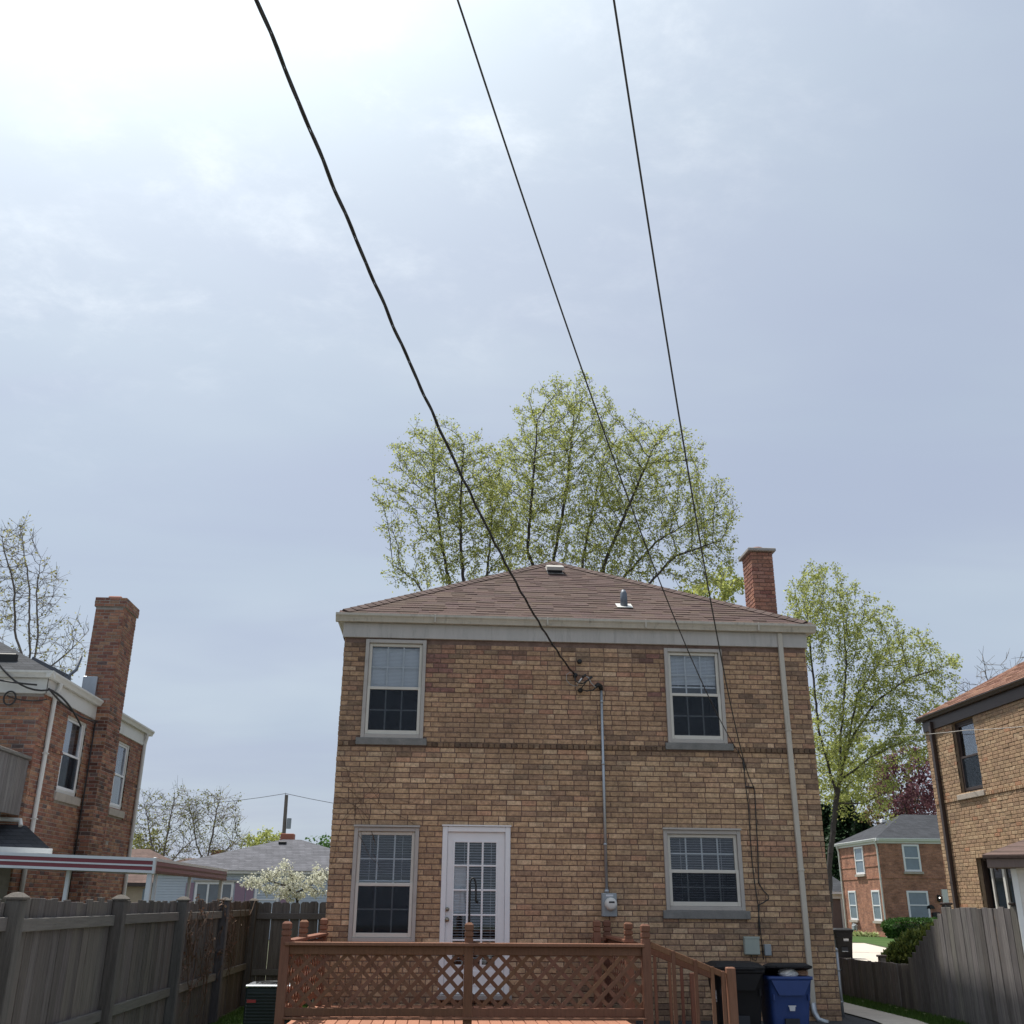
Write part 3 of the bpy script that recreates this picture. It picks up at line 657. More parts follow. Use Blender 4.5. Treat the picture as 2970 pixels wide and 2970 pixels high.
# roof
EZ, EY, APY, APZ, RX = 5.655, 15.145, 18.85, 7.81, 2.045
EX0, EX1 = RX-3.755, RX+3.77
YB2 = HYB+.15; RB = YB2-(APY-EY)
rf = MB()
pts = [(EX0, EY, EZ), (EX1, EY, EZ), (EX1, YB2, EZ), (EX0, YB2, EZ), (RX, APY, APZ), (RX, RB, APZ)]
rf.add(pts, [(0, 1, 4), (1, 2, 5, 4), (2, 3, 5), (3, 0, 4, 5), (0, 3, 2, 1)])
roof = rf.build('roof', 'shingle_brown_plain', house)
def shingle_slope(fr_o, along, up, L, wfun, col, parent, limit, EXPO=0.142, key='s', single=True):
    """rows of tabs on a slope; along/up unit vectors; wfun(s)->(a0,a1)"""
    along, up = np.array(along, float), np.array(up, float); nrm_ = np.cross(along, up); 
    if nrm_[2] < 0: nrm_ = -nrm_
    me = None; mass = MB(); tabs = []
    rows = int(L/EXPO)
    for r in range(rows+1):
        s0 = r*EXPO; a0, a1 = wfun(min(s0+.03, L)); 
        a = a0-random.uniform(0, .3)
        while a < a1:
            w = random.choice((.16, .22, .28, .34, .30)); b = min(a+w, a1); a_ = max(a, a0)
            if b-a_ > .05: tabs.append((a_, b, s0, min(EXPO+.03, L-s0), random.choice((.0, .004, .008)), np.array(col)*random.choice((.84, .92, .97, 1.0, 1.03, 1.1))*np.array((1, random.uniform(.95, 1.05), random.uniform(.94, 1.06)))))
            a += w
    def geo(mb, a0, a1, s0, h, t, c):
        P = lambda a, s, n: fr_o+along*a+up*s+nrm_*n
        v = [P(a0, s0, 0.001), P(a1, s0, 0.001), P(a1, s0+h, 0.001), P(a0, s0+h, 0.001), P(a0, s0, t+.008), P(a1, s0, t+.008), P(a1, s0+h, .004), P(a0, s0+h, .004)]
        mb.add(v, [(4, 5, 6, 7), (0, 1, 5, 4), (0, 4, 7, 3), (1, 2, 6, 5)], c, raw=True)
    sc = sorted(range(len(tabs)), key=lambda i: -(tabs[i][1]-tabs[i][0])/np.linalg.norm(fr_o+along*tabs[i][0]+up*tabs[i][2]-CAM)**2)
    chosen = set(sc[:limit]) if single else set()
    cache = {}
    for i, (a0, a1, s0, h, t, c) in enumerate(tabs):
        if i in chosen:
            kk = (round(t, 3),)
            if kk not in cache:
                m = MB(); o_ = np.zeros(3)
                P = lambda a, s, n: along*a+up*s+nrm_*n
                hh = EXPO+.03
                v = [P(-.15, 0, .001), P(.15, 0, .001), P(.15, hh, .001), P(-.15, hh, .001), P(-.15, 0, t+.008), P(.15, 0, t+.008), P(.15, hh, .004), P(-.15, hh, .004)]
                m.add(v, [(4, 5, 6, 7), (0, 1, 5, 4), (0, 4, 7, 3), (1, 2, 6, 5)], raw=True)
                cache[kk] = m.mesh('shingle'); cache[kk].materials.append(MATS['shingle_single'])
            sx = (a1-a0)/.3
            inst('shingle', cache[kk], parent, fr_o+along*(a0+a1)/2+up*s0, (0, 0, 0), (sx if abs(along[0]) > .5 else 1, sx if abs(along[1]) > .5 else 1, 1), c)
        else: geo(mass, a0, a1, s0, h, t, c)
    if mass.v: mass.build('shingle_courses', 'shingle_mass', parent, kind='stuff')
upv = np.array([0, APY-EY, APZ-EZ]); SL = np.linalg.norm(upv); upv = upv/SL
shingle_slope(np.array([RX, EY, EZ]), (1, 0, 0), upv, SL, lambda s: (-3.755*(1-s/SL), 3.77*(1-s/SL)), (.113, .077, .066), roof, 300)
for sx_ in (-1, 1):   # hip caps
    A = np.array([RX+sx_*3.76, EY, EZ+.012]); B = np.array([RX, APY, APZ+.012]); d = B-A; Lh = np.linalg.norm(d); d /= Lh
    side = np.array([d[1], -d[0], 0]); side /= np.linalg.norm(side); nn = np.cross(side, d); nn *= np.sign(nn[2])
    m = MB(); w, h = .13, .20
    v = [(-side*w-nn*.035), nn*.032, side*w-nn*.035, -side*w+d*h-nn*.045, d*h+nn*.022, side*w+d*h-nn*.05, -side*w-nn*.07, nn*.01, side*w-nn*.07]
    m.add(v, [(0, 1, 4, 3), (1, 2, 5, 4), (6, 7, 1, 0), (7, 8, 2, 1)], raw=True); me = m.mesh('hip_cap'); me.materials.append(MATS['shingle_single'])
    k = int(Lh/.15)-1
    for i in range(k):
        c = np.array((.12, .085, .075))*random.uniform(.8, 1.15); inst('hip_cap', me, roof, A+d*(i*.15+.14), (0, 0, 0), (1, 1, 1), c)
# roof vent and soil pipe
V0 = np.array([1.985, 17.90, 7.26]); m = MB()
def P2(a, s, n): return V0+np.array([a, 0, 0])+upv*s+np.array([0, -upv[2], upv[1]])*n
m.add([P2(-.15, .0, .02), P2(.15, .0, .02), P2(.15, .36, .02), P2(-.15, .36, .02), P2(-.15, .0, .024), P2(.15, .0, .024), P2(.15, .36, .024), P2(-.15, .36, .024)], [(4, 5, 6, 7), (0, 1, 5, 4), (0, 3, 7, 4), (1, 2, 6, 5)], raw=True)
m.add([P2(-.17, .0, .09), P2(.17, .0, .09), P2(.17, .33, .06), P2(-.17, .33, .06), P2(-.16, .02, .15), P2(.16, .02, .15), P2(.15, .31, .12), P2(-.15, .31, .12)], [(4, 5, 6, 7), (0, 1, 5, 4), (0, 3, 7, 4), (1, 2, 6, 5), (2, 3, 7, 6), (0, 1, 2, 3)], raw=True)
rv = m.build('roof_vent', 'casing_taupe', roof)
m = MB(); m.add([P2(-.13, .05, .02), P2(.13, .05, .02), P2(.13, .05, .095), P2(-.13, .05, .095), P2(-.13, .28, .02), P2(.13, .28, .02), P2(.13, .28, .08), P2(-.13, .28, .08)], [(0, 1, 2, 3), (0, 4, 7, 3), (1, 5, 6, 2)], raw=True); m.build('vent_throat', 'room_dark', roof)
b0 = np.array([2.895, 15.86, 6.075])
MB().tube([b0, b0+(0, .01, .16), b0+(0, .015, .24), b0+(0, .015, .30)], [.062, .058, .055, .03], 14, raw=True).build('soil_pipe', 'pipe_lead', roof, True)
m = MB(); nn = np.array([0, -upv[2], upv[1]])
q = [b0+np.array([a, 0, 0])+upv*s+nn*.022 for a, s in ((-.13, -.10), (.13, -.10), (.13, .14), (-.13, .14))]; m.add(q+[p+nn*.006 for p in q], [(4, 5, 6, 7), (0, 1, 5, 4), (0, 4, 7, 3), (1, 2, 6, 5)], raw=True); m.build('pipe_flashing', 'paint_white_old', roof)
# chimney
def chimney(parent, x0, x1, y0, y1, z0, z1, colfn, mortar, cap, lookx, key, flue, capover=.05, capm='casing_taupe'):
    ch = MB().box(x0+.008, x1-.008, y0+.008, y1-.008, z0, z1).build('chimney', mortar, parent)
    f1 = Frame((0, y0, 0), (1, 0, 0), (0, -1, 0)); b = lay_bricks(f1, x0, x1, z0, z1, [], colfn); put_bricks(f1, b, ch, key+'a', 160)
    if lookx < 0: f2 = Frame((x0, 0, 0), (0, 1, 0), (-1, 0, 0))
    else: f2 = Frame((x1, 0, 0), (0, 1, 0), (1, 0, 0))
    b = lay_bricks(f2, y0+.004, y1, z0, z1, [], colfn); put_bricks(f2, b, ch, key+'b', 140, massname='brick_courses')
    return ch
def red_col(u, z, s=False):
    c = np.array(random.choice(((.34, .165, .115), (.30, .14, .10), (.38, .19, .13), (.27, .12, .095), (.33, .17, .13))))
    return tuple(c*random.uniform(.8, 1.15))
ch = chimney(house, 5.63, 6.04, 17.5, 18.06, 5.0, 7.70, red_col, 'mortar_brown', None, -1, 'mc', True)
MB().box(5.57, 6.10, 17.44, 18.12, 7.70, 7.765, .012).build('chimney_cap', 'concrete_grey', ch)
fl = MB().tube([(5.84, 17.78, 7.76), (5.84, 17.78, 7.85), (5.84, 17.78, 7.86)], [.13, .13, .11], 16, raw=True).build('flue_pot', 'flue_clay', ch, True)
# downspout with bottom shoe
ds = MB(FM); ds.box(5.226, 5.304, .004, .062, .22, 5.545, .008)
ds = ds.build('downspout', 'gutter_paint', house)
for z in (1.98, 4.0): MB(FM).box(5.219, 5.311, .002, .067, z, z+.03, .003).build('pipe_strap', 'gutter_paint', ds)
MB(FM).tube([(5.265, .035, .24), (5.27, .05, .12), (5.30, .12, .03), (5.40, .20, .0)], [.042, .042, .04, .04], 8).build('downspout_shoe', 'galvanised', ds, True)
# service entrance conduit, meter, wires and small boxes on the wall
cd_ = MB(FM).tube([(2.385, .04, 4.585), (2.392, .04, 1.66)], .0215, 10).build('conduit', 'galvanised', house, True)
for z in (4.38, 3.45, 2.30): MB(FM).tube([(2.387, .04, z), (2.387, .04, z+.03)], .027, 10).build('coupling', 'galvanised', cd_, True)
MB(FM).tube([(2.385, .045, 4.57), (2.375, .05, 4.63), (2.33, .085, 4.645), (2.29, .115, 4.61)], [.03, .036, .036, .03], 12).build('weatherhead', 'iron_black', cd_, True)
mt = MB(FM).box(2.315, 2.527, .0, .10, 1.34, 1.652, .008).build('meter_box', 'box_grey', house)
MB(FM).tube([(2.434, .10, 1.507), (2.434, .125, 1.507), (2.434, .19, 1.507), (2.434, .205, 1.507)], [.088, .088, .08, .05], 24).build('meter_dial', 'paint_white_old', mt, True)
MB(FM).box(2.395, 2.475, .1995, .2075, 1.52, 1.542).build('meter_display', 'room_dark', mt)
MB(FM).box(2.37, 2.475, .1005, .104, 1.607, 1.632).build('meter_label', 'print_white', mt)
MB(FM).tube([(2.392, .04, 1.66), (2.392, .04, 1.70)], .034, 10).build('hub', 'galvanised', mt, True)
ub = MB(FM).box(4.338, 4.556, .0, .085, .853, 1.083, .01).build('telephone_box', 'box_green', house)
MB(FM).box(4.332, 4.562, .03, .089, 1.06, 1.09, .004).build('box_lid', 'box_green', ub)
MB(FM).tube([(4.44, .03, .855), (4.445, .04, .79), (4.50, .04, .78), (4.525, .03, .85)], .006, 6).build('wire_loop', 'cable_black', ub)
MB(FM).box(4.63, 4.727, .0, .06, .842, .99, .008).build('junction_box', 'box_grey', house)
for pts, r in (([(4.41, .012, 3.77), (4.475, .012, 3.66), (4.533, .012, 3.55), (4.54, .012, 3.35), (4.545, .012, 3.157), (4.564, .012, 2.893), (4.556, .012, 2.5), (4.554, .012, 2.136), (4.57, .012, 1.8), (4.595, .012, 1.515), (4.60, .012, 1.2), (4.615, .012, .79)], .007),
               ([(4.667, .012, 3.159), (4.674, .014, 3.09), (4.664, .012, 2.7), (4.655, .012, 2.324), (4.64, .012, 2.0), (4.63, .012, 1.806), (4.69, .02, 1.70), (4.752, .025, 1.64), (4.75, .025, 1.59), (4.68, .02, 1.545), (4.612, .014, 1.515), (4.59, .012, 1.35), (4.575, .012, 1.1)], .008),
               ([(4.545, .012, 3.165), (4.61, .016, 3.158), (4.667, .012, 3.159)], .010)):
    MB(FM).tube(pts, r, 6).build('wall_cable', 'cable_black', house, True)
MB(FM).tube([(4.533, .015, 3.58), (4.538, .02, 3.48), (4.546, .015, 3.40)], [.012, .018, .01], 8).build('cable_clamp', 'cable_black', house)
for u, z in ((2.056, 5.008), (1.985, 4.79), (2.062, 4.56)):
    MB(FM).tube([(u, .0, z), (u, .02, z), (u, .07, z), (u, .08, z)], [.012, .036, .036, .02], 12).build('insulator', 'iron_black', house, True)
for pts, r, mm in (([(1.97, .07, 4.80), (1.98, .09, 4.70), (2.03, .10, 4.66), (2.08, .10, 4.72), (2.125, .10, 4.775)], .011, 'cable_black'), ([(2.02, .1, 4.665), (2.09, .12, 4.65), (2.17, .12, 4.71), (2.22, .12, 4.745)], .010, 'cable_black'),
                   ([(2.225, .12, 4.74), (2.16, .12, 4.70), (2.06, .1, 4.57), (2.15, .08, 4.545), (2.25, .08, 4.56), (2.30, .11, 4.60)], .010, 'cable_black'), ([(2.125, .1, 4.775), (2.18, .12, 4.745), (2.22, .12, 4.66), (2.285, .12, 4.60), (2.30, .11, 4.605)], .008, 'cable_bare'),
                   ([(1.96, .07, 4.80), (1.90, .07, 4.835), (1.845, .07, 4.79), (1.845, .07, 4.71), (1.90, .07, 4.645), (1.97, .07, 4.62), (2.01, .08, 4.62), (2.02, .1, 4.66)], .005, 'cable_bare'), ([(2.03, .105, 4.665), (2.075, .115, 4.735)], .012, 'print_white')):
    MB(FM).tube(pts, r, 6).build('service_lead', mm, house, True)
for u, z, ax in ((2.115, 4.77, .03), (2.21, 4.74, .03)): MB(FM).tube([(u-ax, .105, z-.02), (u+ax, .11, z+.02)], .018, 8).build('splice_connector', 'cable_black', house, True)
# bare creeper stems on the left edge of the wall
vn = MB(FM)
def creeper(p, ang, n, st=.12, w=.0026):
    pts = [p]
    for i in range(n):
        ang += random.gauss(0, .22); p = (p[0]+st*math.cos(ang), .012, p[2]+st*math.sin(ang)); pts.append(p)
        if random.random() < .22 and n > 4: creeper(p, ang+random.choice((-.6, .6)), n//2, st, w*.7)
    pts = [q for q in pts if q[0] > HX0+.01]
    if len(pts) > 1: vn.tube(pts, w, 4)
for p, a, n_ in (((-1.55, .012, 3.55), -.75, 14), ((-1.5, .012, 3.35), -.5, 12), ((-1.55, .012, 2.95), -.6, 8), ((-1.55, .012, 2.0), 1.45, 16), ((-1.5, .012, 3.1), -.25, 9)): creeper(p, a, n_)
cv = vn.build('creeper_stem', 'vine_dry'); tag(cv, 'thin leafless creeper stems clinging to the left edge of the tan house wall', 'creeper')

# ------------------------------------------------------------------ deck
DX0, DX1, DYF, DZ = -1.70, 2.40, 12.38, 0.20
deck = thing('wooden_deck', 'reddish brown stained wooden deck with lattice railing below the back door', 'deck', (0.35, 13.8, -0.1))
bw = .138; k = int((DX1-DX0)/bw)
me = MB().box(0, bw-.008, 0, HY-.06-(DYF-.08), -.035, 0, .004).mesh('board'); me.materials.append(MATS['deck_stain_board'])
for i in range(k): inst('board', me, deck, (DX0+i*bw, DYF-.08, DZ+random.uniform(-.002, .002)), (0, 0, 0), (1, 1, 1), np.ones(3)*random.uniform(.85, 1.12))
def dtint(): return tuple(np.ones(3)*random.uniform(.78, 1.12)*np.array((1, random.uniform(.94, 1.06), random.uniform(.92, 1.08))))
for (a0, a1, b0, b1, c0, c1) in ((DX0, DX1, DYF-.02, DYF+.02, -.16, DZ-.037), (DX0-.001, DX0+.038, DYF+.021, HY-.06, -.16, DZ-.037), (DX1-.038, DX1, DYF+.021, HY-.06, -.16, DZ-.037)):
    MB().box(a0, a1, b0, b1, c0, c1, .004).build('rim_joist', 'deck_stain', deck, color=dtint())
def post_mesh(z0, z1, w=.05):
    m = MB(); g = .012
    Z = [(z0, w), (z1-.165, w), (z1-.158, w-g), (z1-.148, w-g), (z1-.141, w), (z1-.10, w), (z1-.093, w-g), (z1-.083, w-g), (z1-.076, w), (z1-.022, w), (z1, w-.022)]
    m.loft([[(-r, -r, z), (r, -r, z), (r, r, z), (-r, r, z)] for z, r in Z]); me = m.mesh('post'); me.materials.append(MATS['deck_stain']); return me
pm = post_mesh(-.28, 1.295)
PXL, PXR = -1.70, 2.375
for (x, y) in ((PXL, 12.38), (.352, 12.40), (PXR, 12.38), (PXL+.06, 13.42), (-1.58, 15.16), (PXR+.005, 13.52), (PXR-.01, 15.14), (2.20, 15.0)):
    inst('post', pm, deck, (x, y, 0), (0, 0, 0), (.98, .98, 1), dtint())
def rail(a, b, w, h, name='rail', mat='deck_stain'):
    """bar between two points, w across, h tall"""
    a, b = np.array(a, float), np.array(b, float); d = b-a; d /= np.linalg.norm(d); s = np.array([d[1], -d[0], 0]); s /= np.linalg.norm(s); u = np.cross(s, d); u *= np.sign(u[2])
    c = .005; w2, h2 = w/2, h/2
    ring = [(-w2+c, -h2), (w2-c, -h2), (w2, -h2+c), (w2, h2-c), (w2-c, h2), (-w2+c, h2), (-w2, h2-c), (-w2, -h2+c)]
    m = MB(); m.loft([[tuple(p+s*x+u*y) for x, y in ring] for p in (a, b)])
    return m.build(name, mat, deck, color=dtint())
TZ = 1.085
rail((-1.70, 12.365, TZ-.019), (2.345, 12.365, TZ-.019), .13, .036, 'top_rail')           # flat cap
rail((-1.65, 12.385, TZ-.085), (.30, 12.385, TZ-.085), .04, .09); rail((.404, 12.385, TZ-.085), (2.323, 12.385, TZ-.085), .04, .09)
rail((-1.65, 12.385, .375), (.30, 12.385, .375), .045, .085, 'bottom_rail'); rail((.404, 12.385, .375), (2.323, 12.385, .375), .045, .085, 'bottom_rail')
rail((-1.65, 12.36, .315), (2.345, 12.36, .315), .10, .022, 'bottom_rail')
# left flank, right flank behind the stair opening
rail((PXL+.02, 12.44, TZ-.001), (PXL+.05, 13.55, TZ-.001), .13, .036, 'top_rail'); rail((PXL+.06, 13.55, TZ+.003), (-1.58, 15.24, TZ+.003), .13, .036, 'top_rail')
for z, h in ((TZ-.085, .09), (.375, .085)):
    rail((PXL+.01, 12.44, z), (PXL+.05, 13.37, z), .04, h); rail((PXL+.065, 13.47, z), (-1.59, 15.1, z), .04, h)
    rail((PXR, 13.58, z), (PXR, 15.08, z), .04, h)
rail((PXR, 13.45, TZ-.005), (PXR, 15.24, TZ-.005), .12, .036, 'top_rail')
rail((2.12, 15.0, TZ-.03), (2.32, 15.0, TZ-.03), .06, .04); 
def clip_poly(poly, a0, a1, b0, b1):
    for ax, lim, sg in ((0, a0, 1), (0, a1, -1), (1, b0, 1), (1, b1, -1)):
        out = []
        for i in range(len(poly)):
            p, q = poly[i], poly[(i+1) % len(poly)]; fp, fq = (p[ax]-lim)*sg, (q[ax]-lim)*sg
            if fp >= 0: out.append(p)
            if (fp >= 0) != (fq >= 0):
                t = fp/(fp-fq); out.append((p[0]+(q[0]-p[0])*t, p[1]+(q[1]-p[1])*t))
        poly = out
        if len(poly) < 3: return []
    return poly
def lattice(fr, a0, a1, b0, b1, pitch=.178, w=.042):
    H = b1-b0
    for sg, n0, n1 in ((1, .0, .007), (-1, .0075, .0145)):
        c = a0-(H if sg > 0 else 0)-pitch*.3; hw = w/2*math.sqrt(2)
        while c < a1+(0 if sg > 0 else H):
            p = clip_poly([(c-hw, b0), (c+hw, b0), (c+hw+sg*H, b1), (c-hw+sg*H, b1)], a0, a1, b0, b1)
            if len(p) >= 3 and (max(q[0] for q in p)-min(q[0] for q in p)) > .02:
                m = MB(fr); m.prism(p, 1, n0, n1); m.build('lattice_strip', 'deck_stain', deck, color=dtint())
            c += pitch
FD = Frame((0, 12.40, 0), (1, 0, 0), (0, 1, 0))
lattice(FD, -1.65, .30, .415, .98); lattice(FD, .404, 2.323, .415, .98)
FL = Frame((-1.672, 0, 0), (.045, 1, 0), (1, 0, 0)); FL.o = np.array([-1.672-.045*12.4, 0, 0]); lattice(FL, 12.45, 15.08, .415, .98)
FRR = Frame((PXR+.008, 0, 0), (0, 1, 0), (1, 0, 0)); lattice(FRR, 13.58, 15.08, .415, .98)
# stair
for i, (z, x) in enumerate(((.03, 2.44), (-.12, 2.72))):
    MB().box(x, x+.30, 12.46, 13.47, z-.035, z, .005).build('tread', 'deck_stain', deck, color=dtint()); MB().box(x-.02, x+.0, 12.47, 13.46, -.26, z+.10, .003).build('riser', 'deck_stain', deck, color=dtint())
MB().add([(2.42, 12.44, DZ-.04), (3.28, 12.44, -.18), (3.28, 12.44, -.27), (2.42, 12.44, -.27), (2.42, 12.455, DZ-.04), (3.28, 12.455, -.18), (3.28, 12.455, -.27), (2.42, 12.455, -.27)], [(0, 1, 2, 3), (4, 7, 6, 5), (0, 4, 5, 1), (2, 6, 7, 3), (1, 5, 6, 2), (0, 3, 7, 4)]).build('stringer', 'deck_stain', deck)
rail((2.425, 12.36, 1.075), (3.27, 12.36, .76), .04, .065, 'handrail'); rail((2.43, 13.52, 1.045), (3.40, 13.52, .69), .045, .075, 'handrail')
for x in (2.68, 2.93, 3.12, 3.24): 
    zt = 1.075-(x-2.425)*.3728+.035
    MB().box(x-.02, x+.02, 12.325, 12.355, -.25, zt, .004).build('baluster', 'deck_stain', deck, color=dtint())
for x in (2.70, 2.88, 3.03):
    zt = 1.045-(x-2.43)*.366-.04
    MB().box(x-.018, x+.018, 13.50, 13.53, -.22, zt, .004).build('baluster', 'deck_stain', deck, color=dtint())
MB().box(3.285, 3.385, 12.31, 12.41, -.28, .845, .012).build('newel', 'deck_stain', deck, color=dtint())
MB().box(3.12, 3.22, 13.45, 13.49, -.24, .72, .006).build('newel', 'deck_stain', deck, color=dtint())
# shepherd hook on the middle post
hk = MB(); pts = [(.352, 12.46, .95), (.352, 12.46, 1.70)]+[(.352+.034*(1-math.cos(t)), 12.46, 1.70+.075*math.sin(t)) for t in np.linspace(.2, 3.1, 9)]+[(.424, 12.46, 1.60), (.424, 12.46, 1.52), (.437, 12.46, 1.50), (.448, 12.46, 1.53)]
hk.tube(pts, [.012]*2+[.011]*(len(pts)-2), 8); hk.box(.335, .369, 12.447, 12.473, 1.0, 1.05)
hk = hk.build('plant_hook', 'iron_black', None, True); tag(hk, 'black iron plant hook standing at the middle deck post', 'hook')

# ------------------------------------------------------------------ wheeled carts
def rrect(cx, cy, w, d, r, z, n=4):
    out = []
    for qx, qy, a0 in ((1, 1, 0), (-1, 1, 90), (-1, -1, 180), (1, -1, 270)):
        for i in range(n+1):
            a = R_(a0+90*i/n); out.append((cx+qx*(w/2-r)+r*math.cos(a), cy+qy*(d/2-r)+r*math.sin(a), z))
    return out
def emblem(fr, parent, u, z, s):
    """city emblem: arch outline, a small peaked building in it, a lettering block under it"""
    m = MB(fr); k = 14
    for i in range(k):
        a, b = math.pi*i/k, math.pi*(i+1)/k
        m.add([(u+s*.5*math.cos(a), .002, z+s*.55*math.sin(a)), (u+s*.5*math.cos(b), .002, z+s*.55*math.sin(b)), (u+s*.42*math.cos(b), .002, z+s*.46*math.sin(b)), (u+s*.42*math.cos(a), .002, z+s*.46*math.sin(a))], [(0, 1, 2, 3)])
    m.add([(u-s*.3, .002, z+.02*s), (u-s*.02, .002, z+.38*s), (u+s*.12, .002, z+.22*s), (u+.2*s, .002, z+.3*s), (u+s*.34, .002, z+.02*s)], [(0, 1, 2, 3, 4)])
    for j, (h0, h1) in enumerate(((-.02, -.28), (-.34, -.44))): m.quad((u-.5*s, .002, z+h0*s), (u+.5*s, .002, z+h0*s), (u+.5*s, .002, z+h1*s), (u-.5*s, .002, z+h1*s))
    m.build('emblem', 'print_white', parent)
def cart(name, label, bodym, x, y, rot, zb, H, Wd, lid_open, group=None):
    t = thing(name, label, 'trash bin', (x, y, zb), group)
    c, s = math.cos(rot), math.sin(rot)
    fr = Frame((x, y, zb), (c, s, 0), (-s, c, 0))      # u right, n back, front is n<0
    D = Wd*1.08
    m = MB(fr); secs = []
    for f_, wf, df in ((0.06, .74, .62), (.10, .77, .66), (.5, .85, .80), (.70, .89, .87), (.72, .91, .89), (.93, .97, .97), (.935, 1.03, 1.03), (.975, 1.04, 1.04), (.98, 1.02, 1.02)):
        secs.append(rrect(0, .02*H*(1-f_), Wd*wf, D*df, .05*Wd/.6, H*f_))
    m.loft(secs); body = m.build('body', bodym, t, True)
    body.data.polygons.foreach_set('use_smooth', [len(p.vertices) == 4 for p in body.data.polygons])
    # lift pocket: front apron, a trapezoid standing proud
    m = MB(fr); z1, z0 = .93*H, .73*H; nf = -D*.50
    m.add([(-.44*Wd, nf-.012, z1), (.44*Wd, nf-.012, z1), (.28*Wd, nf+.002, z0), (-.28*Wd, nf+.002, z0), (-.44*Wd, nf+.04, z1), (.44*Wd, nf+.04, z1), (.28*Wd, nf+.06, z0), (-.28*Wd, nf+.06, z0)], [(0, 1, 2, 3), (0, 3, 7, 4), (1, 5, 6, 2), (2, 6, 7, 3), (0, 4, 5, 1)]); m.build('lift_pocket', bodym, body)
    for sgn in (-1, 1): MB(fr).box(sgn*.39*Wd-.012, sgn*.39*Wd+.012, -D*.475, -D*.43, .66*H, .74*H, .004).build('rib', bodym, body)
    # catch bar recess low on the front
    m = MB(fr); m.box(-.16*Wd, .16*Wd, -D*.425, -D*.36, .27*H, .42*H, .004); m.build('catch_recess', 'room_dark', body)
    MB(fr).tube([(-.15*Wd, -D*.435, .285*H), (.15*Wd, -D*.435, .285*H)], .012, 8).build('catch_bar', 'galvanised', body, True)
    # lid with hinge at the back
    ang = lid_open; hz = 1.0*H; hn = D*.50
    def lp(u, n_, z): 
        dn, dz = n_-hn, z-hz
        return (u, hn+dn*math.cos(ang)+dz*math.sin(ang), hz-dn*math.sin(ang)+dz*math.cos(ang))
    m = MB(fr); secs = []
    for z, wf, df in ((.982*H, 1.06, 1.05), (1.01*H, 1.07, 1.06), (1.02*H, 1.02, 1.02), (1.055*H, .86, .86), (1.06*H, .8, .8)):
        secs.append([lp(*p) for p in rrect(0, -.0, Wd*wf, D*df, .06, z)])
    m.loft(secs); lid = m.build('lid', 'cart_black', t)
    MB(fr).tube([lp(-.3*Wd, -D*.535, .99*H), lp(.3*Wd, -D*.535, .99*H)], .012, 6).build('lid_grip', 'cart_black', lid)
    MB(fr).tube([(-.42*Wd, hn+.06, hz-.01), (.42*Wd, hn+.06, hz-.01)], .015, 8).build('handle', 'cart_black', t)
    for sgn in (-1, 1):
        w = MB(fr).tube([(sgn*.40*Wd, .36*D, .11), (sgn*.46*Wd, .36*D, .11)], .12, 18).build('wheel', 'cart_black', t)
        MB(fr).tube([(sgn*.46*Wd, .36*D, .11), (sgn*.465*Wd, .36*D, .11)], .05, 12).build('hub_cap', 'box_grey', w)
    return t, fr, body, lid, D
yb = 13.95
tb, frb, body_b, lid_b, Db = cart('wheeled_bin', 'black wheeled bin with closed lid standing beside the deck stair', 'cart_black', 3.81, yb-.02, R_(-4), gz(4, yb), .94, .625, 0.0, 'wheeled bins against the house')
emblem(Frame(frb(-.635*.445, -.05, 0), -frb.n, -frb.u), body_b, 0.10, .62, .17)
tu, fru, body_u, lid_u, Du = cart('wheeled_bin', 'blue wheeled recycling bin with its black lid propped up by rubbish', 'cart_blue', 4.44, yb+.0, R_(1), gz(4.6, yb), .86, .575, R_(9), 'wheeled bins against the house')
m = MB(fru); m.box(-.05, .05, -Du*.462, -Du*.455, .50, .512); m.add([(-.04, -Du*.458, .50), (.04, -Du*.458, .50), (.032, -Du*.456, .45), (-.032, -Du*.456, .45)], [(0, 1, 2, 3)]); m.build('bin_mark', 'print_white', body_u)
for nm, lb, mt_, (cu, cn, cz), (ru, rn, rz) in (('rubbish_bag', 'white plastic rubbish bag bulging from the blue bin', 'bag_white', (.02, -.16, .865), (.13, .12, .07)), ('cardboard_scrap', 'brown cardboard scrap sticking out of the blue bin', 'card_brown', (.2, -.12, .87), (.10, .10, .045))):
    m = MB(fru); secs = []
    for i in range(1, 8):
        th = math.pi*i/8; secs.append([(cu+ru*math.sin(th)*math.cos(p)*random.uniform(.8, 1.15), cn+rn*math.sin(th)*math.sin(p)*random.uniform(.8, 1.15), cz-rz*math.cos(th)) for p in np.linspace(0, 2*math.pi, 12, endpoint=False)])
    m.loft(secs); tag(m.build(nm, mt_, None), lb, 'bag' if 'bag' in nm else 'cardboard')

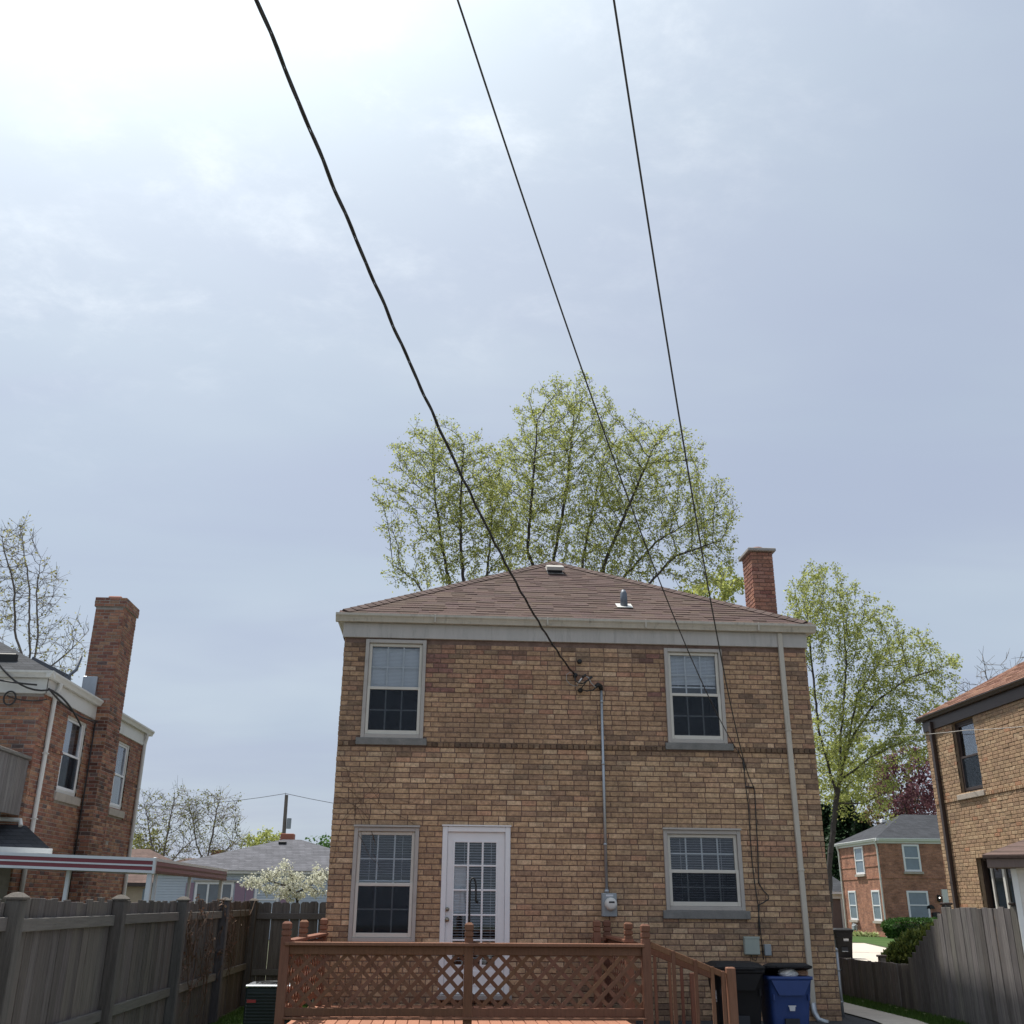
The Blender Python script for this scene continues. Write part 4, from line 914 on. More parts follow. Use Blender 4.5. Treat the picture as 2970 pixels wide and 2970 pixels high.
# ------------------------------------------------------------------ air conditioner by the deck
ac = thing('air_conditioner', 'dark green air conditioner cabinet between the left fence and the deck', 'air conditioner', (-2.1, 14.2, -.12))
A0, A1, B0, B1, Z0, Z1 = -2.36, -1.80, 13.95, 14.5, -.12, .535
MB().box(A0, A1, B0, B1, Z0, Z1-.03, .02).build('cabinet', 'unit_green', ac)
MB().box(A0-.01, A1+.01, B0-.01, B1+.01, Z1-.03, Z1, .012).build('top_panel', 'metal_bright', ac)
for i in range(14):
    z = Z0+.08+i*.036; MB().box(A0+.02, A1-.02, B0-.012, B0-.001, z, z+.02, .003).build('louvre', 'unit_green', ac)
MB().box(A0+.03, A0+.14, B0-.016, B0-.0125, Z1-.20, Z1-.165).build('label_plate', 'label_red', ac)
m = MB()
for r in (.08, .14, .2): m.tube([(-2.08+r*math.cos(a), 14.225+r*math.sin(a), Z1+.012) for a in np.linspace(0, 2*math.pi, 24)], .006, 5, raw=True)
m.build('fan_grille', 'iron_black', ac)

# ------------------------------------------------------------------ left fence and cross fence
def wtint(lo=.7, hi=1.2): return (np.ones(3)*random.uniform(lo, hi)*np.array((1, random.uniform(.97, 1.02), random.uniform(.95, 1.04))))
FXL = -2.97
fl_ = thing('plank_fence', 'weathered grey plank fence with capped posts along the left side of the yard', 'fence', (FXL, 12, -.25))
def board_mesh(w, z0, z1, dog=0.0, t=.019):
    m = MB()
    if dog: m.prism([(-w/2, z0), (w/2, z0), (w/2, z1-dog), (w/2-dog, z1), (-w/2+dog, z1), (-w/2, z1-dog)], 1, -t/2, t/2)
    else: m.box(-w/2, w/2, -t/2, t/2, z0, z1, .003)
    me = m.mesh('board'); me.materials.append(MATS['wood_grey']); return me
bml = [board_mesh(.138, -.28, 1.505+d) for d in (0, -.012, .008, -.02)]
y = 5.2
while y < 17.36:
    inst('board', random.choice(bml), fl_, (FXL-.045+random.uniform(-.004, .004), y+.07, 0), (0, random.gauss(0, .004), R_(90)+random.gauss(0, .035)), (random.uniform(.93, 1.02), 1, random.uniform(.99, 1.008)), wtint(.42, .78)*np.array((1.03, .99, .96))); y += .1425
pml = MB(); pml.box(-.055, .055, -.055, .055, -.3, 1.50, .006); pml = pml.mesh('post'); pml.materials.append(MATS['wood_grey'])
cap = MB(); cap.loft([[(-r, -r, z), (r, -r, z), (r, r, z), (-r, r, z)] for z, r in ((1.50, .066), (1.515, .068), (1.545, .03), (1.55, .002))]); cap = cap.mesh('post_cap'); cap.materials.append(MATS['wood_grey_rail'])
PY = [5.4, 7.75, 10.22, 12.68, 15.15, 17.42]
for i, y in enumerate(PY):
    p = inst('post', pml, fl_, (FXL+.02, y, 0), (0, 0, random.gauss(0, .03)), (1, 1, 1), wtint(.45, .62))
    c_ = bpy.data.objects.new('post_cap', cap); COL.objects.link(c_); c_.parent = p; c_.color = (.55, .52, .5, 1)
for i in range(len(PY)-1):
    for z in (1.335, .555, -.12):
        y0, y1 = PY[i]+.056, PY[i+1]-.056; m = MB(); dz = random.gauss(0, .006)
        m.box(FXL-.033, FXL+.006, y0, y1, z-.045+dz, z+.045+dz, .004); m.build('rail', 'wood_grey_rail', fl_, color=wtint(.55, .85))
xf = thing('picket_fence', 'dark dog-eared picket fence closing the gap between left fence and house', 'fence', (-2.3, 17.45, 0))
bmx = [board_mesh(.145, -.05, 1.50+d, .028) for d in (0, -.01, .008)]
x = FXL+.07
while x < HX0-.02:
    inst('board', random.choice(bmx), xf, (x, 17.50, 0), (0, random.gauss(0, .004), random.gauss(0, .01)), (1, 1, 1), wtint(.55, .8)); x += .152
for z in (1.285, .47): MB().box(FXL+.076, HX0-.03, 17.452, 17.488, z-.045, z+.045, .004).build('rail', 'wood_grey_rail', xf, color=wtint(.5, .7))
# dry vine over the far fence panels
vm = MB(); lv = MB()
def vine(p, d, n, w):
    pts = [p]
    for i in range(n):
        d = d+rng.normal(0, .35, 3); d[0] *= .25; d /= np.linalg.norm(d); p = p+d*.07; p[0] = min(max(p[0], FXL+.012), FXL+.07); p[2] = max(min(p[2], 1.52), .1); pts.append(p.copy())
        if random.random() < .22 and n > 4: vine(p.copy(), d+rng.normal(0, .6, 3), n//2, w*.7)
        if random.random() < .5:
            q = p+rng.normal(0, .02, 3); a, b = rng.normal(0, .015, 3), rng.normal(0, .015, 3); lv.add([q, q+a, q+a+b, q+b], [(0, 1, 2, 3)], (random.random(), random.random(), 0), raw=True)
    vm.tube(pts, w, 4, raw=True)
for s in range(30): vine(np.array([FXL+.04, random.uniform(12.9, 15.6), random.uniform(.9, 1.5)]), np.array([0, random.uniform(-.4, .4), random.choice((-1, -1, -.3, .2))]), random.randint(6, 14), random.uniform(.004, .009))
for s in range(10): vine(np.array([FXL+.04, random.uniform(15.2, 17), random.uniform(1.2, 1.5)]), np.array([0, random.uniform(-.4, .4), -.7]), random.randint(5, 9), .005)
vt = thing('dry_vine', 'tangle of dry brown vine hanging over the far panels of the left fence', 'vine', (FXL, 14.5, .1)); vm.build('stem', 'vine_dry', vt); lv.build('leaf_litter', 'leaf_dry', vt, kind='stuff')

# ------------------------------------------------------------------ right fence
FXR = 7.32
fr_ = thing('plank_fence', 'grey plank fence stepping down from tall to low beyond the concrete path', 'fence', (FXR, 16.5, 0))
def topz(y):
    ks = [(13.0, 1.50), (15.30, 1.49), (15.34, 1.445), (15.86, 1.143), (16.24, .945), (16.66, .68), (17.2, .665), (19.6, .625), (21.0, .62)]
    return float(np.interp(y, *zip(*ks)))
y = 13.35; bmr = {}
while y < 20.6:
    w = random.uniform(.128, .142); zt = topz(y+.07)+random.uniform(-.012, .012); key = round(zt, 2)
    if key not in bmr: bmr[key] = board_mesh(.136, -.05, key)
    inst('board', bmr[key], fr_, (FXR+random.uniform(-.004, .004)+(y-16)*(-.02), y+.07, 0), (0, random.gauss(0, .006), R_(90)+random.gauss(0, .025)), (w/.136, 1, 1), wtint(.55, .98)); y += .1415
for y, zt in ((13.5, 1.53), (15.42, 1.53), (18.0, .71), (20.3, .66)):
    MB().box(FXR+.09, FXR+.19, y-.05, y+.05, -.1, zt, .006).build('post', 'wood_grey', fr_, color=wtint(.6, .9))
    MB().box(FXR+.07, FXR+.21, y-.07, y+.07, zt+.001, zt+.035, .01).build('post_cap', 'trim_brown', fr_)
for z, y1 in ((.15, 20.4), (.52, 20.4), (1.3, 15.3)): MB().box(FXR+.075, FXR+.088, 13.45, y1, z-.04, z+.04, .004).build('rail', 'wood_grey_rail', fr_, color=wtint())
gp = thing('gate_post', 'galvanised steel gate post at the right corner of the tan house', 'post', (5.84, 15.72, 0))
MB().tube([(5.84, 15.72, -.05), (5.84, 15.72, .90)], .028, 14, raw=True).build('pole', 'galvanised', gp, True)
MB().tube([(5.84, 15.72, .89), (5.84, 15.72, .915), (5.84, 15.72, .935)], [.032, .03, .008], 14, raw=True).build('post_cap', 'galvanised', gp, True)
for z in (.62, .2): MB().tube([(5.84, 15.72, z), (5.84, 15.72, z+.03)], .033, 14, raw=True).build('hinge_band', 'galvanised', gp, True)
MB().tube([(5.84, 15.72, .635), (5.90, 15.72, .635)], .012, 8, raw=True).build('hinge_pin', 'iron_black', gp, True)

# ------------------------------------------------------------------ left neighbour, red brick
LX, LY0, LY1 = -7.65, 19.70, 26.65
nl = thing('brick_house', 'red brick neighbour house with tall chimney beyond the left fence', 'house', (-11, 23, 0))
FLs = Frame((LX, 0, 0), (0, 1, 0), (1, 0, 0)); FLb = Frame((0, LY0, 0), (1, 0, 0), (0, -1, 0))
LW1, LW2 = (21.12, 22.30, 3.50, 5.05), (24.62, 25.55, 3.49, 5.05)
lsill = [(21.05, 22.5, 3.335, 3.495), (24.5, 25.7, 3.33, 3.485)]
CHY0, CHY1, CHX1 = 22.66, 23.62, -7.36
def lcol(u, z, s=False):
    c = np.array(random.choice(((.30, .135, .09), (.26, .115, .08), (.34, .165, .105), (.37, .20, .12), (.23, .105, .08), (.30, .15, .10), (.33, .19, .12))))
    if random.random() < .05: c = np.array((.14, .095, .085))
    if z < 3.3 and random.random() < .1: c = c*1.25
    return tuple(c*random.uniform(.8, 1.12))
lw = wall_sheet(FLs, LY0, LY1, -.2, 5.5, [LW1, LW2]); lw.fr = FLb; wall_sheet(FLb, -16, LX, -.2, 5.5, [(-8.9, -8.02, 1.2, 2.2)], mb=lw)
lw = lw.build('wall', 'mortar_grey', nl)
m = MB(); m.quad((-16, LY1, -.2), (LX, LY1, -.2), (LX, LY1, 5.5), (-16, LY1, 5.5)); m.quad((-16, LY0, -.2), (-16, LY1, -.2), (-16, LY1, 5.5), (-16, LY0, 5.5)); m.build('side_wall', 'brick_red_plain', nl)
put_bricks(FLs, lay_bricks(FLs, LY0, LY1, 1.35, 5.17, [LW1, LW2]+lsill+[(CHY0+.01, CHY1-.01, -1, 9)], lcol, soldier=((3.30, 3.37), (4.2, 4.27))), lw, 'ls', 300)
put_bricks(FLb, lay_bricks(FLb, -9.6, LX-.004, 2.2, 5.17, [], lcol), lw, 'lb', 80)
sash_window(nl, FLs, *LW1, casing=.07, cas='paint_white_old', sashm='paint_white', grid=None, screen=True, sill=lsill[0], sillm='sill_pale', n0=-.08, proud=-.03, curtain=True, glass='glass_dim', label='side window near the back corner')
sash_window(nl, FLs, *LW2, casing=.07, cas='paint_white_old', sashm='paint_white', grid=None, screen=False, sill=lsill[1], sillm='sill_pale', n0=-.08, proud=-.03, blind=(4.9, 4.3, .5), glass='glass_dim', label='side window beyond the chimney')
sash_window(nl, FLb, -8.9, -8.02, 1.2, 2.2, casing=.06, cas='paint_white_old', sashm='paint_white', grid=None, n0=-.05, proud=0.0, label='back window behind the patio cover')
def chim_col(u, z, s=False):
    c = np.array(lcol(u, z))
    if z < 5.4 and random.random() < .4: c = c*.55
    return tuple(c)
lc = MB().box(-8.0, CHX1-.008, CHY0+.008, CHY1-.008, -.2, 7.88).build('chimney', 'mortar_grey', nl)
f1 = Frame((0, CHY0, 0), (1, 0, 0), (0, -1, 0)); put_bricks(f1, lay_bricks(f1, LX, CHX1, 1.35, 5.62, [], chim_col)+lay_bricks(f1, -8.0, CHX1, 5.65, 7.72, [], chim_col), lc, 'lca', 150)
f2 = Frame((CHX1, 0, 0), (0, 1, 0), (1, 0, 0)); put_bricks(f2, lay_bricks(f2, CHY0+.004, CHY1, 1.35, 7.72, [], chim_col), lc, 'lcb', 150)
f1 = Frame((0, CHY0-.035, 0), (1, 0, 0), (0, -1, 0)); f2 = Frame((CHX1+.035, 0, 0), (0, 1, 0), (1, 0, 0))
MB().box(-8.03, CHX1+.03, CHY0-.03, CHY1+.03, 7.73, 7.94).build('chimney_crown', 'mortar_grey', lc)
put_bricks(f1, lay_bricks(f1, -8.035, CHX1+.035, 7.735, 7.945, [], lcol, H=.07), lc, 'lcc', 20); put_bricks(f2, lay_bricks(f2, CHY0-.031, CHY1+.03, 7.735, 7.945, [], lcol, H=.07), lc, 'lcd', 20)
MB().box(-7.85, -7.55, CHY0+.25, CHY0+.62, 7.94, 8.06, .02).build('flue_pot', 'flue_clay', lc)
MB().box(-8.01, -7.70, CHY0-.06, CHY0-.004, 5.55, 6.12, .01).build('chimney_flashing', 'galvanised', lc)
# eaves
m = MB(FLs); m.box(LY0-.03, CHY0-.01, -.02, .03, 5.17, 5.46, .004); m.box(CHY1+.01, LY1+.02, -.02, .03, 5.17, 5.46, .004); m.fr = FLb; m.box(-16, LX+.03, -.02, .031, 5.17, 5.46, .004); m.build('fascia', 'paint_white_old', nl)
k_gutter(FLs, LY0-.16, CHY0-.02, 5.46, .03).build('gutter', 'paint_white_old', nl); k_gutter(FLs, CHY1+.02, LY1+.25, 5.46, .03).build('gutter', 'paint_white_old', nl); k_gutter(FLb, -16, LX+.16, 5.461, .031).build('gutter', 'paint_white_old', nl)
m = MB(); ez = 5.575
m.add([(LX+.14, LY0-.14, ez), (LX+.14, LY1+.2, ez), (-16.1, LY1+.2, ez), (-16.1, LY0-.14, ez), (-11.2, LY0+3.3, 7.5), (-12.6, LY0+3.3, 7.5)], [(0, 1, 4), (1, 2, 5, 4), (2, 3, 5), (3, 0, 4, 5), (0, 3, 2, 1)]); lroof = m.build('roof', 'shingle_charcoal', nl)
m = MB(FLs)
for pts in ([(20.15, .10, 5.46), (20.15, .10, 5.38), (20.13, .05, 5.24), (20.13, .045, 5.1), (20.13, .045, .1)], [(26.50, .10, 5.46), (26.52, .05, 5.2), (26.52, .05, .1)]):
    d = MB(FLs).tube(pts, .045, 8).build('downspout', 'paint_white_old', nl)
    for z in (2.9, 4.1): MB(FLs).box(pts[-1][0]-.055, pts[-1][0]+.055, .0, .1, z, z+.02).build('pipe_strap', 'paint_white_old', d)
# roof clutter at the corner: antenna foot and a fallen vent hood
MB().box(-8.85, -8.45, 20.05, 20.16, 5.75, 6.02, .02).build('antenna_foot', 'iron_black', nl); 
m = MB(); m.add([(-8.35, 20.4, 5.86), (-7.78, 20.9, 5.66), (-7.74, 21.2, 5.66), (-8.3, 20.7, 5.86), (-8.28, 20.4, 6.04), (-7.76, 20.85, 5.82), (-7.74, 21.15, 5.82), (-8.25, 20.65, 6.04)], [(0, 1, 2, 3), (4, 5, 6, 7), (0, 1, 5, 4), (1, 2, 6, 5), (2, 3, 7, 6), (3, 0, 4, 7)]); m.build('roof_hood', 'pipe_lead', nl)
MB().tube([(-7.82, 20.95, 5.6), (-7.78, 20.95, 5.72), (-7.66, 21.15, 5.95), (-7.62, 21.2, 6.25)], .035, 7, raw=True).build('bent_mast', 'pipe_lead', nl, True)
def sag(a, b, s, n=10):
    a, b = np.array(a), np.array(b); return [tuple(a+(b-a)*t+np.array([0, 0, -4*s*t*(1-t)])) for t in np.linspace(0, 1, n)]
for pts, r in ((sag((-8.7, 19.5, 5.9), (-7.55, 19.6, 5.22), .22), .018), (sag((-9.8, 19.3, 5.7), (-7.75, 19.52, 5.30), .08), .018), (sag((-7.55, 19.6, 5.24), (-7.5, 21.5, 4.85), -.12), .02), (sag((-7.55, 19.6, 5.25), (-7.56, 22.6, 5.12), .12), .018), ([(-7.60, 22.62, 5.12), (-7.60, 22.62, 4.0), (-7.60, 22.62, 1.2)], .016), (sag((-8.3, 19.6, 5.10), (-7.55, 19.62, 5.05), .06), .012)):
    MB().tube(pts, r, 6, raw=True).build('house_cable', 'cable_black', nl, True)
MB().tube([(-8.23+.11*math.cos(a), 19.58, 5.05+.13*math.sin(a)) for a in np.linspace(0, 4*math.pi, 36)], .016, 6, raw=True).build('cable_coil', 'cable_black', nl, True)
# balcony of vertical planks and small porch roof at the back of that house
bp = thing('plank_balcony', 'grey plank balcony on the back of the red brick house at the left edge', 'balcony', (-8.7, 18.8, 2.9))
bmb = board_mesh(.13, 2.93, 3.92)
for i in range(14): inst('board', bmb, bp, (-7.72, 17.85+i*.136, 0), (0, 0, R_(90)), (1, 1, 1), wtint(.55, .95))
for i in range(20): inst('board', bmb, bp, (-7.80-i*.137, 17.80, 0), (0, 0, 0), (1, 1, 1), wtint(.55, .95))
MB().box(-10.5, -7.66, 17.74, 19.68, 3.93, 3.985, .01).build('hand_rail', 'wood_grey_rail', bp, color=(.8, .8, .8)); MB().box(-10.5, -7.74, 17.83, 19.68, 2.98, 3.06).build('floor', 'wood_grey_rail', bp)
MB().box(-7.86, -7.76, 18.9, 19.0, 2.70, 2.98, .01).build('foot', 'wood_grey', bp, color=(.5, .5, .5))
pr = thing('porch_roof', 'dark shingled porch roof with cream edge behind the patio cover', 'roof', (-8.2, 19.0, 2.3))
m = MB(); q = [(-10.5, 19.69, 2.86), (-7.56, 19.69, 2.76), (-6.66, 18.6, 2.31), (-10.5, 18.6, 2.40)]; m.add(q+[(a, b, c-.05) for a, b, c in q], [(0, 1, 2, 3), (4, 5, 6, 7), (0, 3, 7, 4), (1, 2, 6, 5), (2, 3, 7, 6)]); m.build('shingle_slope', 'shingle_charcoal', pr)
m = MB(); m.add([(-10.5, 18.58, 2.41), (-6.62, 18.58, 2.315), (-6.62, 18.58, 2.225), (-10.5, 18.58, 2.25), (-10.5, 18.5, 2.41), (-6.62, 18.5, 2.315), (-6.62, 18.5, 2.235), (-10.5, 18.5, 2.25)], [(0, 1, 2, 3), (4, 5, 6, 7), (0, 1, 5, 4), (1, 2, 6, 5), (2, 3, 7, 6)]); m.build('porch_gutter', 'paint_white_old', pr)
MB().tube([(-10.5, 19.6, 2.88), (-7.9, 19.6, 2.86), (-7.62, 19.55, 2.84), (-7.58, 19.5, 2.74)], .04, 7, raw=True).build('flashing_roll', 'paint_white_old', pr)
# ------------------------------------------------------------------ striped patio cover
pc = thing('patio_cover', 'aluminium patio cover with maroon and white striped edge beyond the left fence', 'awning', (-5.8, 19, 0))
PX, PY0, PY1 = -4.29, 16.34, 21.9
zt = lambda x: 2.10+(PX-x)*.026
for (nm, mt_, h0, h1, n_) in (('edge_band', 'alu_white', .0, -.042, .0), ('edge_stripe', 'maroon', -.042, -.098, .008), ('edge_band', 'alu_white', -.098, -.122, .0), ('edge_stripe', 'maroon', -.122, -.178, .008), ('edge_band', 'alu_white', -.178, -.215, .0)):
    m = MB(); x0 = -8.6
    m.add([(x0, PY0+n_, zt(x0)+h0), (PX, PY0+n_, zt(PX)+h0), (PX, PY0+n_, zt(PX)+h1), (x0, PY0+n_, zt(x0)+h1), (x0, PY0+.05, zt(x0)+h0), (PX, PY0+.05, zt(PX)+h0), (PX, PY0+.05, zt(PX)+h1), (x0, PY0+.05, zt(x0)+h1)], [(0, 1, 2, 3), (4, 7, 6, 5), (0, 4, 5, 1), (3, 2, 6, 7), (1, 5, 6, 2)]); m.build(nm, mt_, pc)
    MB().box(PX-.05, PX-n_, PY0+.051, PY1, zt(PX)+h1, zt(PX)+h0).build(nm, 'wall_pink' if mt_ == 'alu_white' and h0 < 0 else mt_, pc)
MB().box(PX-.03, PX+.012, PY0-.012, PY0+.05, zt(PX)-.225, zt(PX)+.01, .006).build('corner_plate', 'alu_white', pc)
m = MB(); m.add([(-8.6, PY0+.02, zt(-8.6)-.17), (PX-.02, PY0+.02, zt(PX)-.17), (PX-.02, PY1, zt(PX)-.17), (-8.6, PY1-3, zt(-8.6)-.17), (-8.6, PY0+.02, zt(-8.6)-.03), (PX-.02, PY0+.02, zt(PX)-.03), (PX-.02, PY1, zt(PX)-.03), (-8.6, PY1-3, zt(-8.6)-.03)], [(0, 1, 2, 3), (4, 5, 6, 7), (0, 1, 5, 4), (1, 2, 6, 5), (2, 3, 7, 6), (3, 0, 4, 7)]); m.build('roof_panel', 'alu_white', pc)
for x, y, w in ((-4.36, 16.42, .075), (-4.36, 16.75, .05), (-4.36, 19.0, .05), (-4.36, 21.7, .055), (-5.62, 16.6, .06)): MB().box(x-w/2, x+w/2, y-w/2, y+w/2, -.1, zt(x)-.172, .006).build('post', 'alu_white', pc)

# ------------------------------------------------------------------ right neighbour, tan brick
RXW, RY0, RY1 = 11.27, 15.5, 23.15
nr = thing('brick_house', 'tan brick neighbour house with dark brown trim at the right edge', 'house', (15, 20, 0))
FRs = Frame((RXW, 0, 0), (0, 1, 0), (-1, 0, 0))
RW1, RW2 = (20.93, 21.88, 3.79, 5.32), (20.35, 21.68, 1.35, 2.47)
rsill = [(20.85, 22.02, 3.675, 3.785)]
def rcol(u, z, s=False):
    c = np.array(random.choice(((.41, .28, .175), (.44, .305, .19), (.39, .262, .165), (.47, .335, .215), (.37, .245, .16), (.42, .275, .175))))
    if random.random() < .04: c = np.array((.42, .23, .14))
    if z > 5.05: c = c*.85  # eave shade put into the colour of the top courses
    return tuple(c*random.uniform(.88, 1.1))
rw = wall_sheet(FRs, RY0, RY1, -.2, 5.6, [RW1, RW2], depth=.16); rw = rw.build('wall', 'mortar_tan', nr)
m = MB(); m.quad((RXW, RY1, -.2), (18, RY1, -.2), (18, RY1, 5.6), (RXW, RY1, 5.6)); m.quad((RXW, RY0, -.2), (18, RY0, -.2), (18, RY0, 5.6), (RXW, RY0, 5.6)); m.quad((18, RY0, -.2), (18, RY1, -.2), (18, RY1, 5.6), (18, RY0, 5.6)); m.build('side_wall', 'brick_tan_plain', nr)
put_bricks(FRs, lay_bricks(FRs, RY0, RY1, 0.0, 5.32, [RW1, RW2]+rsill, rcol, soldier=((3.69, 3.76),)), rw, 'rs', 300, lambda u, z: z < 1.45 or u < 18)
sash_window(nr, FRs, *RW1, casing=.06, cas='trim_brown', sashm='trim_brown', grid=None, n0=-.12, proud=-.08, sill=rsill[0], sillm='sill_pale', label='upper side window with dark brown frame', screen=True)
wn = ring_frame(FRs, *RW2, .05, -.2, -.10).build('window', 'trim_brown', nr); wn['label'] = 'lower side window with white sliding sashes'
ring_frame(FRs, 20.4, 21.42, 1.40, 2.36, .06, -.19, -.13).build('sash', 'paint_white_old', wn); MB(FRs).box(20.86, 20.94, -.19, -.12, 1.46, 2.30).build('sash_stile', 'paint_white_old', wn)
MB(FRs).box(20.46, 20.86, -.165, -.162, 1.46, 2.30).build('pane', 'glass_dark', wn); MB(FRs).box(20.94, 21.36, -.165, -.162, 1.46, 2.30).build('pane', 'glass_dark', wn); room(FRs, wn, 20.35, 21.68, 1.35, 2.47, -.2, -1)
m = MB(FRs); m.box(RY0, RY1+.03, -.02, .03, 5.32, 5.56, .004); m.build('fascia', 'trim_brown', nr); k_gutter(FRs, RY0-.1, RY1+.17, 5.56, .031, .09, .12).build('gutter', 'trim_brown', nr)
m = MB(); m.quad((RXW-.03, RY1+.03, 5.32), (18, RY1+.03, 5.32), (18, RY1+.03, 5.6), (RXW-.03, RY1+.03, 5.6)); m.build('fascia', 'trim_brown', nr)
m = MB(); ez = 5.645; m.add([(RXW-.14, RY0-.14, ez), (18.2, RY0-.14, ez), (18.2, RY1+.14, ez), (RXW-.14, RY1+.14, ez), (14.75, RY0+3.4, 7.65), (14.75, RY1-3.4, 7.65)], [(0, 1, 4), (1, 2, 5, 4), (2, 3, 5), (3, 0, 4, 5), (0, 3, 2, 1)]); rroof = m.build('roof', 'shingle_brown_plain', nr)
upr = np.array([14.75-RXW+.14, 0, 7.65-ez]); SLr = np.linalg.norm(upr); upr /= SLr
shingle_slope(np.array([RXW-.14, RY1+.14, ez]), (0, -1, 0), upr, SLr, lambda s: (3.54*s/SLr, 7.93-3.54*s/SLr), (.23, .125, .09), rroof, 300)
dsr = MB(FRs).box(22.69, 22.81, .004, .085, -.1, 5.5, .01).build('downspout', 'trim_brown', nr)
for z in (4.2, 2.0): MB(FRs).box(22.675, 22.825, .002, .09, z, z+.03).build('pipe_strap', 'trim_brown', dsr)
# ------------------------------------------------------------------ sided garage at the right edge
ga = thing('garage', 'white sided garage with brown eave at the lower right edge', 'garage', (7.35, 13.3, 0)); GA = R_(-30)
FG = Frame((7.33, 13.25, 0), (math.cos(GA), math.sin(GA), 0), (math.sin(GA)*1.0, -math.cos(GA), 0))
FG.n = np.array([-math.sin(-GA), -math.cos(GA), 0])
z = -.2; k = 0
while z < 1.95:
    h = .128; m = MB(FG); m.add([(.06, .0, z), (3.2, .0, z), (3.2, .022, z), (.06, .022, z), (.06, 0, z+h), (3.2, 0, z+h), (3.2, .006, z+h), (.06, .006, z+h)], [(0, 1, 2, 3), (4, 5, 6, 7), (3, 2, 6, 7), (0, 3, 7, 4), (1, 2, 6, 5)]); m.build('siding_board', 'siding_white', ga, color=wtint(.95, 1.03)); z += h-.002
MB(FG).box(-.005, .065, -.06, .03, -.2, 1.97, .004).build('corner_board', 'paint_white', ga)
MB(FG).box(0, 3.2, -5, -.001, -.2, 1.97).build('wall_core', 'siding_white', ga)
MB(FG).box(-.26, 3.4, .0, .28, 1.975, 2.085, .006).build('fascia', 'garage_board', ga)
m = MB(FG); m.add([(-.30, .32, 2.088), (3.5, .32, 2.088), (3.5, -2.5, 2.75), (1.2, -2.5, 2.75), (-.30, -5.3, 2.088), (3.5, -5.3, 2.088), (-.30, .32, 2.13), (3.5, .32, 2.13), (3.5, -2.5, 2.81), (1.2, -2.5, 2.81), (-.3, -5.3, 2.13), (3.5, -5.3, 2.13)], [(6, 7, 8, 9), (6, 9, 10), (9, 8, 11, 10), (0, 1, 7, 6), (0, 6, 10, 4)]); m.build('roof', 'shingle_brown_plain', ga)

# ------------------------------------------------------------------ far red brick house on the right
FX, FY0, FY1, FZ0, FZ1 = 23.78, 56.0, 61.95, -.1, 4.72
fh = thing('brick_house', 'far orange-red brick house with charcoal roof and white windows behind the hedge', 'house', (27, 58, -.1))
m = MB(); m.box(FX, 34, FY0, FY1, FZ0-.2, FZ1); m.build('wall', 'brick_orange_far', fh)
FFs = Frame((FX, 0, 0), (0, 1, 0), (-1, 0, 0)); FFf = Frame((0, FY0, 0), (1, 0, 0), (0, -1, 0))
m = MB(FFs); 
for z in (2.93, 3.56, 4.17):
    if z < 3: m.box(FY0+.05, FY1-.05, -.02, .025, z, z+.06)
    else: m.box(FY0+.05, 58.2, -.02, .025, z, z+.06); m.box(59.55, FY1-.05, -.02, .025, z, z+.06)
m.build('string_course', 'brick_orange_far', fh); 
m = MB(FFf)
for z in (2.93,): m.box(FX+.05, 33.9, -.02, .025, z, z+.06)
m.build('string_course', 'brick_orange_far', fh)
def far_window(fr, u0, u1, z0, z1, parent=fh, zm=None, m1='paint_white', gl='far_glass'):
    w = ring_frame(fr, u0, u1, z0, z1, .10, -.05, .05, .008).build('window', m1, parent)
    zm = zm or (z0+z1)/2
    MB(fr).box(u0+.1, u1-.1, -.02, .02, z0+.1, zm-.03).build('pane', gl, w); MB(fr).box(u0+.1, u1-.1, -.02, .02, zm+.03, z1-.1).build('pane', gl, w); MB(fr).box(u0+.1, u1-.1, -.01, .045, zm-.03, zm+.03).build('meeting_rail', m1, w)
    MB(fr).box(u0-.06, u1+.06, .0, .12, z0-.12, z0-.002).build('sill', 'sill_pale', w)
    return w
plain('far_glass', (0.16, 0.21, 0.25), 0.12, 0.2, 1.5, None, 0, spec=0.9)
far_window(FFs, 58.25, 59.5, 3.2, 4.68); far_window(FFs, 59.95, 61.05, .78, 2.34); far_window(FFs, 56.62, 57.7, .78, 2.34)
far_window(FFf, 25.03, 25.98, 3.28, 4.68); far_window(FFf, 24.97, 26.14, .88, 2.31)
m = MB(); m.box(FX-.05, 34, FY0-.05, FY1+.05, FZ1+.002, FZ1+.2); m.build('fascia', 'paint_white_old', fh); k_gutter(FFs, FY0-.2, FY1+.25, FZ1+.13, .06, .14, .14).build('gutter', 'paint_white', fh); k_gutter(FFf, FX-.19, 34, FZ1+.131, .061, .14, .14).build('gutter', 'paint_white', fh)
m = MB(); e = FZ1+.27; m.add([(FX-.2, FY0-.2, e), (34.2, FY0-.2, e), (34.2, FY1+.2, e), (FX-.2, FY1+.2, e), (26.6, 59, 6.5), (31.4, 59, 6.5)], [(0, 1, 5, 4), (1, 2, 5), (2, 3, 4, 5), (3, 0, 4), (0, 3, 2, 1)]); fr2 = m.build('roof', 'shingle_charcoal', fh)
MB().box(25.5, 25.8, 59.2, 59.6, 6.05, 6.25, .02).build('roof_vent', 'paint_white', fr2)
for fr, u in ((FFs, 61.8), (FFs, 56.15)): MB(fr).tube([(u, .16, FZ1+.12), (u, .12, FZ1-.05), (u, .07, FZ1-.25), (u, .07, 0)], .055, 8).build('downspout', 'paint_white_old', fh)
MB(FFf).box(26.9, 27.9, 0, .1, 0, 2.4).build('entrance_door', 'paint_white_old', fh)
lm = MB(FFf).box(26.62, 26.78, 0, .14, 1.78, 2.12, .02).build('porch_lamp', 'iron_black', fh); MB(FFf).tube([(26.70, .15, 1.97), (26.70, .17, 1.97)], .035, 8).build('bulb', 'bulb', lm)
